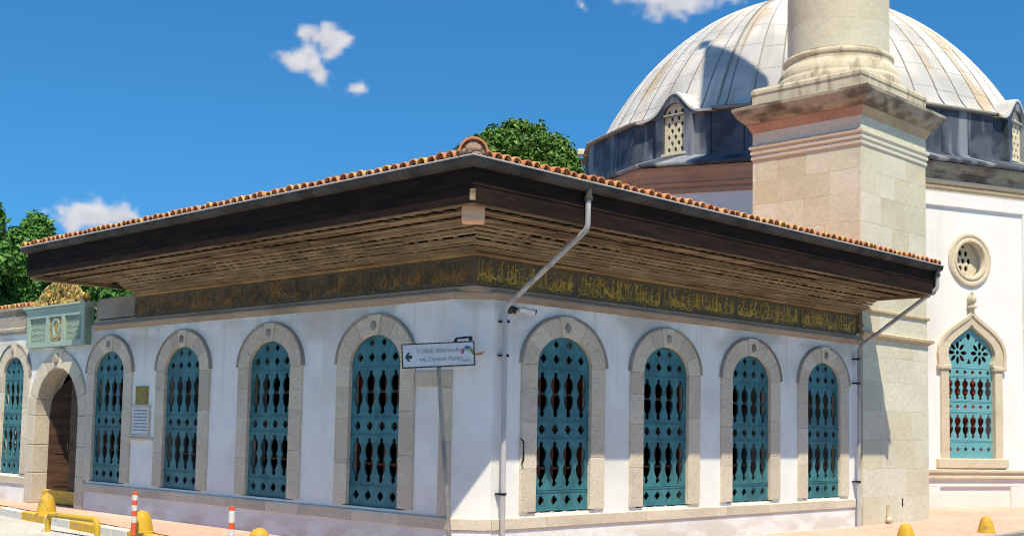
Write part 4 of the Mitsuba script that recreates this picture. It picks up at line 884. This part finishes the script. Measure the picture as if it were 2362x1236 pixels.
# hoop barrier
H = thing('hoop_barrier', 'yellow tubular hoop barrier standing at the kerb before the gate', 'barrier')
hp = bend([(-1.95, 8.68, -.25), (-1.95, 8.68, .045), (-1.95, 6.86, .06), (-1.95, 6.86, -.25)], .16, 8)
put(H, 'hoop', ply(tube(hp, .05, 16), 'yellow_paint', 60))
for y in (8.68, 6.86): put(H, 'foot_plate', ply(lathe([(0, 0), (.10, 0), (.10, .012), (0, .013)], 20), 'yellow_paint'), tr(-1.95, y, -.249))

# ------------------------------------------------------------------ trees
def leaves(pts, nrm, size, seed, tones, matn, el=1.6):
    g = np.random.default_rng(seed); n = len(pts)
    a = nrm + g.normal(0, .7, (n, 3)); a /= np.linalg.norm(a, axis=1, keepdims=True)
    b = np.cross(a, g.normal(0, 1, (n, 3))); b /= np.linalg.norm(b, axis=1, keepdims=True); c_ = np.cross(a, b)
    s = size*g.uniform(.5, 1.55, (n, 1)); v = np.stack([pts-b*s*el/2, pts+c_*s*.4+a*s*.08, pts+b*s*el/2, pts-c_*s*.4+a*s*.08], 1).reshape(-1, 3)
    i = np.arange(n)*4; f = np.vstack([np.c_[i, i+1, i+2], np.c_[i, i+2, i+3]])
    t = g.random((n, 1)); col = np.array(tones[0])*(1-t)+np.array(tones[1])*t; col = col*g.uniform(.65, 1.35, (n, 1))
    return ply((v, f), matn, True, color=np.repeat(col, 4, 0))
def crown_points(clumps, per, seed):
    g = np.random.default_rng(seed); P, Nn = [], []
    for (x, y, z, rx, rz_) in clumps:
        d = g.normal(0, 1, (per, 3)); d /= np.linalg.norm(d, axis=1, keepdims=True); r = g.uniform(.5, 1.0, (per, 1))**.6*(1+.22*(g.random((per, 1))>.9)*g.random((per, 1)))
        p = d*r; lump = 1+.42*(meshkit.fbm(d*2.3+x, 3, seed)[:, None]-.5)*2; P.append(p*lump*[rx, rx, rz_]+[x, y, z]); Nn.append(d+[0, 0, .35])
    return np.vstack(P), np.vstack(Nn)
def limb(t, a, b, r0, r1):
    a, b = np.array(a, float), np.array(b, float); m = (a+b)/2+[.1, -.08, .1]; return tube([a, m, b], [r0, (r0+r1)/2, r1], 8)
def at(az, el, dist):
    a = math.radians(az); return CAM+np.array([math.cos(a)*dist, math.sin(a)*dist, math.tan(math.radians(el))*dist])
def tree(name, label, catg, base, clumps, per, size, seed, tones, matn, tr_r=.25, el=1.6):
    k = thing(name, label, catg); top = max(c_[2] for c_ in clumps); b = np.array(base, float)
    fork = b+[0, 0, (top-b[2])*.55]; ms = [tube([b, (b+fork)/2+[.05, .03, 0], fork], [tr_r, tr_r*.8, tr_r*.6], 10)]
    put(k, 'trunk', ply(cat(ms), 'bark', 50))
    for c_ in clumps[:6]: put(k, 'limb', ply(limb(k, fork, c_[:3], tr_r*.45, .03), 'bark', 50))
    P, Nn = crown_points(clumps, per, seed); put(k, 'crown', leaves(P, Nn, size, seed, tones, matn, el))
# round tree behind the roof ridge
cl = []
for az, el, r, rz_ in ((46.6, 12.2, .95, .95), (45.9, 12.9, .75, .7), (45.3, 12.9, 1.0, .95), (44.5, 13.2, 1.05, 1.0), (43.6, 12.9, 1.05, .95), (42.8, 12.5, .95, .9), (42.3, 12.1, .7, .7), (44.5, 11.8, 1.6, 1.3), (43.2, 11.6, 1.5, 1.2), (46.0, 11.6, 1.4, 1.1), (44.6, 13.75, .5, .45), (45.0, 10.6, 1.9, 1.4), (43.4, 10.3, 1.8, 1.3)):
    p = at(az, el, 47+rnd.uniform(-.7, .7)); cl.append((p[0], p[1], p[2], r, rz_))
p = at(44.4, 0, 47); tree('round_tree', 'round green tree rising behind the roof corner', 'tree', (p[0], p[1], -.3), cl, 3000, .11, 3, ((.055, .14, .02), (.13, .26, .04)), 'leaf_green', .3)
p = at(41.75, 11.6, 52); b_ = at(41.75, 0, 52)
tree('small_tree', 'small tree top between the round tree and the dome drum', 'tree', (b_[0], b_[1], -.3), [(p[0], p[1], p[2], .55, .75), (p[0]-.3, p[1]+.3, p[2]-.8, .8, .8)], 900, .14, 9, ((.06, .13, .025), (.10, .18, .04)), 'leaf_green', .12)
# trees behind the courtyard wall
def conifer(label, az, el_top, dist, width, seed, n=9):
    cl = []; g = random.Random(seed); top = at(az, el_top, dist)
    for i in range(70):
        t = (i/69)**1.05; z = top[2]-.25-t*(top[2]-2.4); r = width*(.10+.90*t**.75); a = g.uniform(0, 6.28); q = g.uniform(.2, 1)**.5
        cl.append((top[0]+math.cos(a)*r*q, top[1]+math.sin(a)*r*q, z+g.uniform(-.25, .25), g.uniform(.24, .42), g.uniform(.28, .5)))
    tree('conifer', label, 'tree', (top[0], top[1], -.3), cl, 720, .085, seed, ((.04, .13, .022), (.11, .28, .045)), 'conifer_green', .2, 2.4)
def conifer_old(label, az, el_top, dist, width, seed, n=9):
    cl = []; g = random.Random(seed); top = at(az, el_top, dist)
    for i in range(n):
        t = i/(n-1); z = top[2]-t*(top[2]-2.6); r = width*(.16+.84*t**.8)
        for q in range(1+int(3*t)):
            a = g.uniform(0, 6.28); cl.append((top[0]+math.cos(a)*r*.55, top[1]+math.sin(a)*r*.55, z+g.uniform(-.2, .2), r*.55+.12, .42+.1*t))
    tree('conifer', label, 'tree', (top[0], top[1], -.3), cl, 1500, .13, seed, ((.03, .10, .022), (.075, .19, .035)), 'conifer_green', .2, 2.4)
conifer('tall bright green conifer cut by the left edge of the photo', 68.3, 9.3, 33.0, 1.15, 21, 10)
conifer('conifer with a forked pointed top just left of the roof end', 66.15, 8.65, 35.0, .8, 22, 9)
conifer('lower conifer between the two taller ones', 67.15, 7.7, 34.0, .8, 23, 8)
cl = []
for az, el, r, rz_ in ((65.4, 4.6, .5, .4), (64.8, 5.1, .45, .4), (64.1, 5.5, .5, .4), (63.3, 5.7, .45, .38), (62.6, 5.6, .5, .4), (61.9, 5.6, .5, .4), (61.2, 5.5, .5, .4), (65.2, 4.0, .7, .6), (63.8, 4.4, .8, .6), (62.3, 4.6, .8, .6)):
    p = at(az, el, 30.6+rnd.uniform(-.3, .3)); cl.append((p[0], p[1], p[2], r, rz_))
p = at(63.6, 0, 29.0); tree('climbing_shrub', 'leafy green shrub showing over the wall beneath the roof end', 'shrub', (p[0], p[1], -.3), cl, 1500, .12, 31, ((.035, .12, .02), (.10, .26, .04)), 'vine_green', .1)
cl = []
for k_ in range(14):
    p = at(64.5+k_*.62, 3.8+rnd.uniform(-.5, .9), 42+rnd.uniform(-2, 2)); cl.append((p[0], p[1], p[2], 1.3, 1.3))
p = at(68, 0, 42); tree('background_tree', 'dark green tree mass furthest back behind the left wall', 'tree', (p[0], p[1], -.3), cl, 1200, .2, 41, ((.03, .10, .018), (.08, .19, .03)), 'leaf_green', .25)
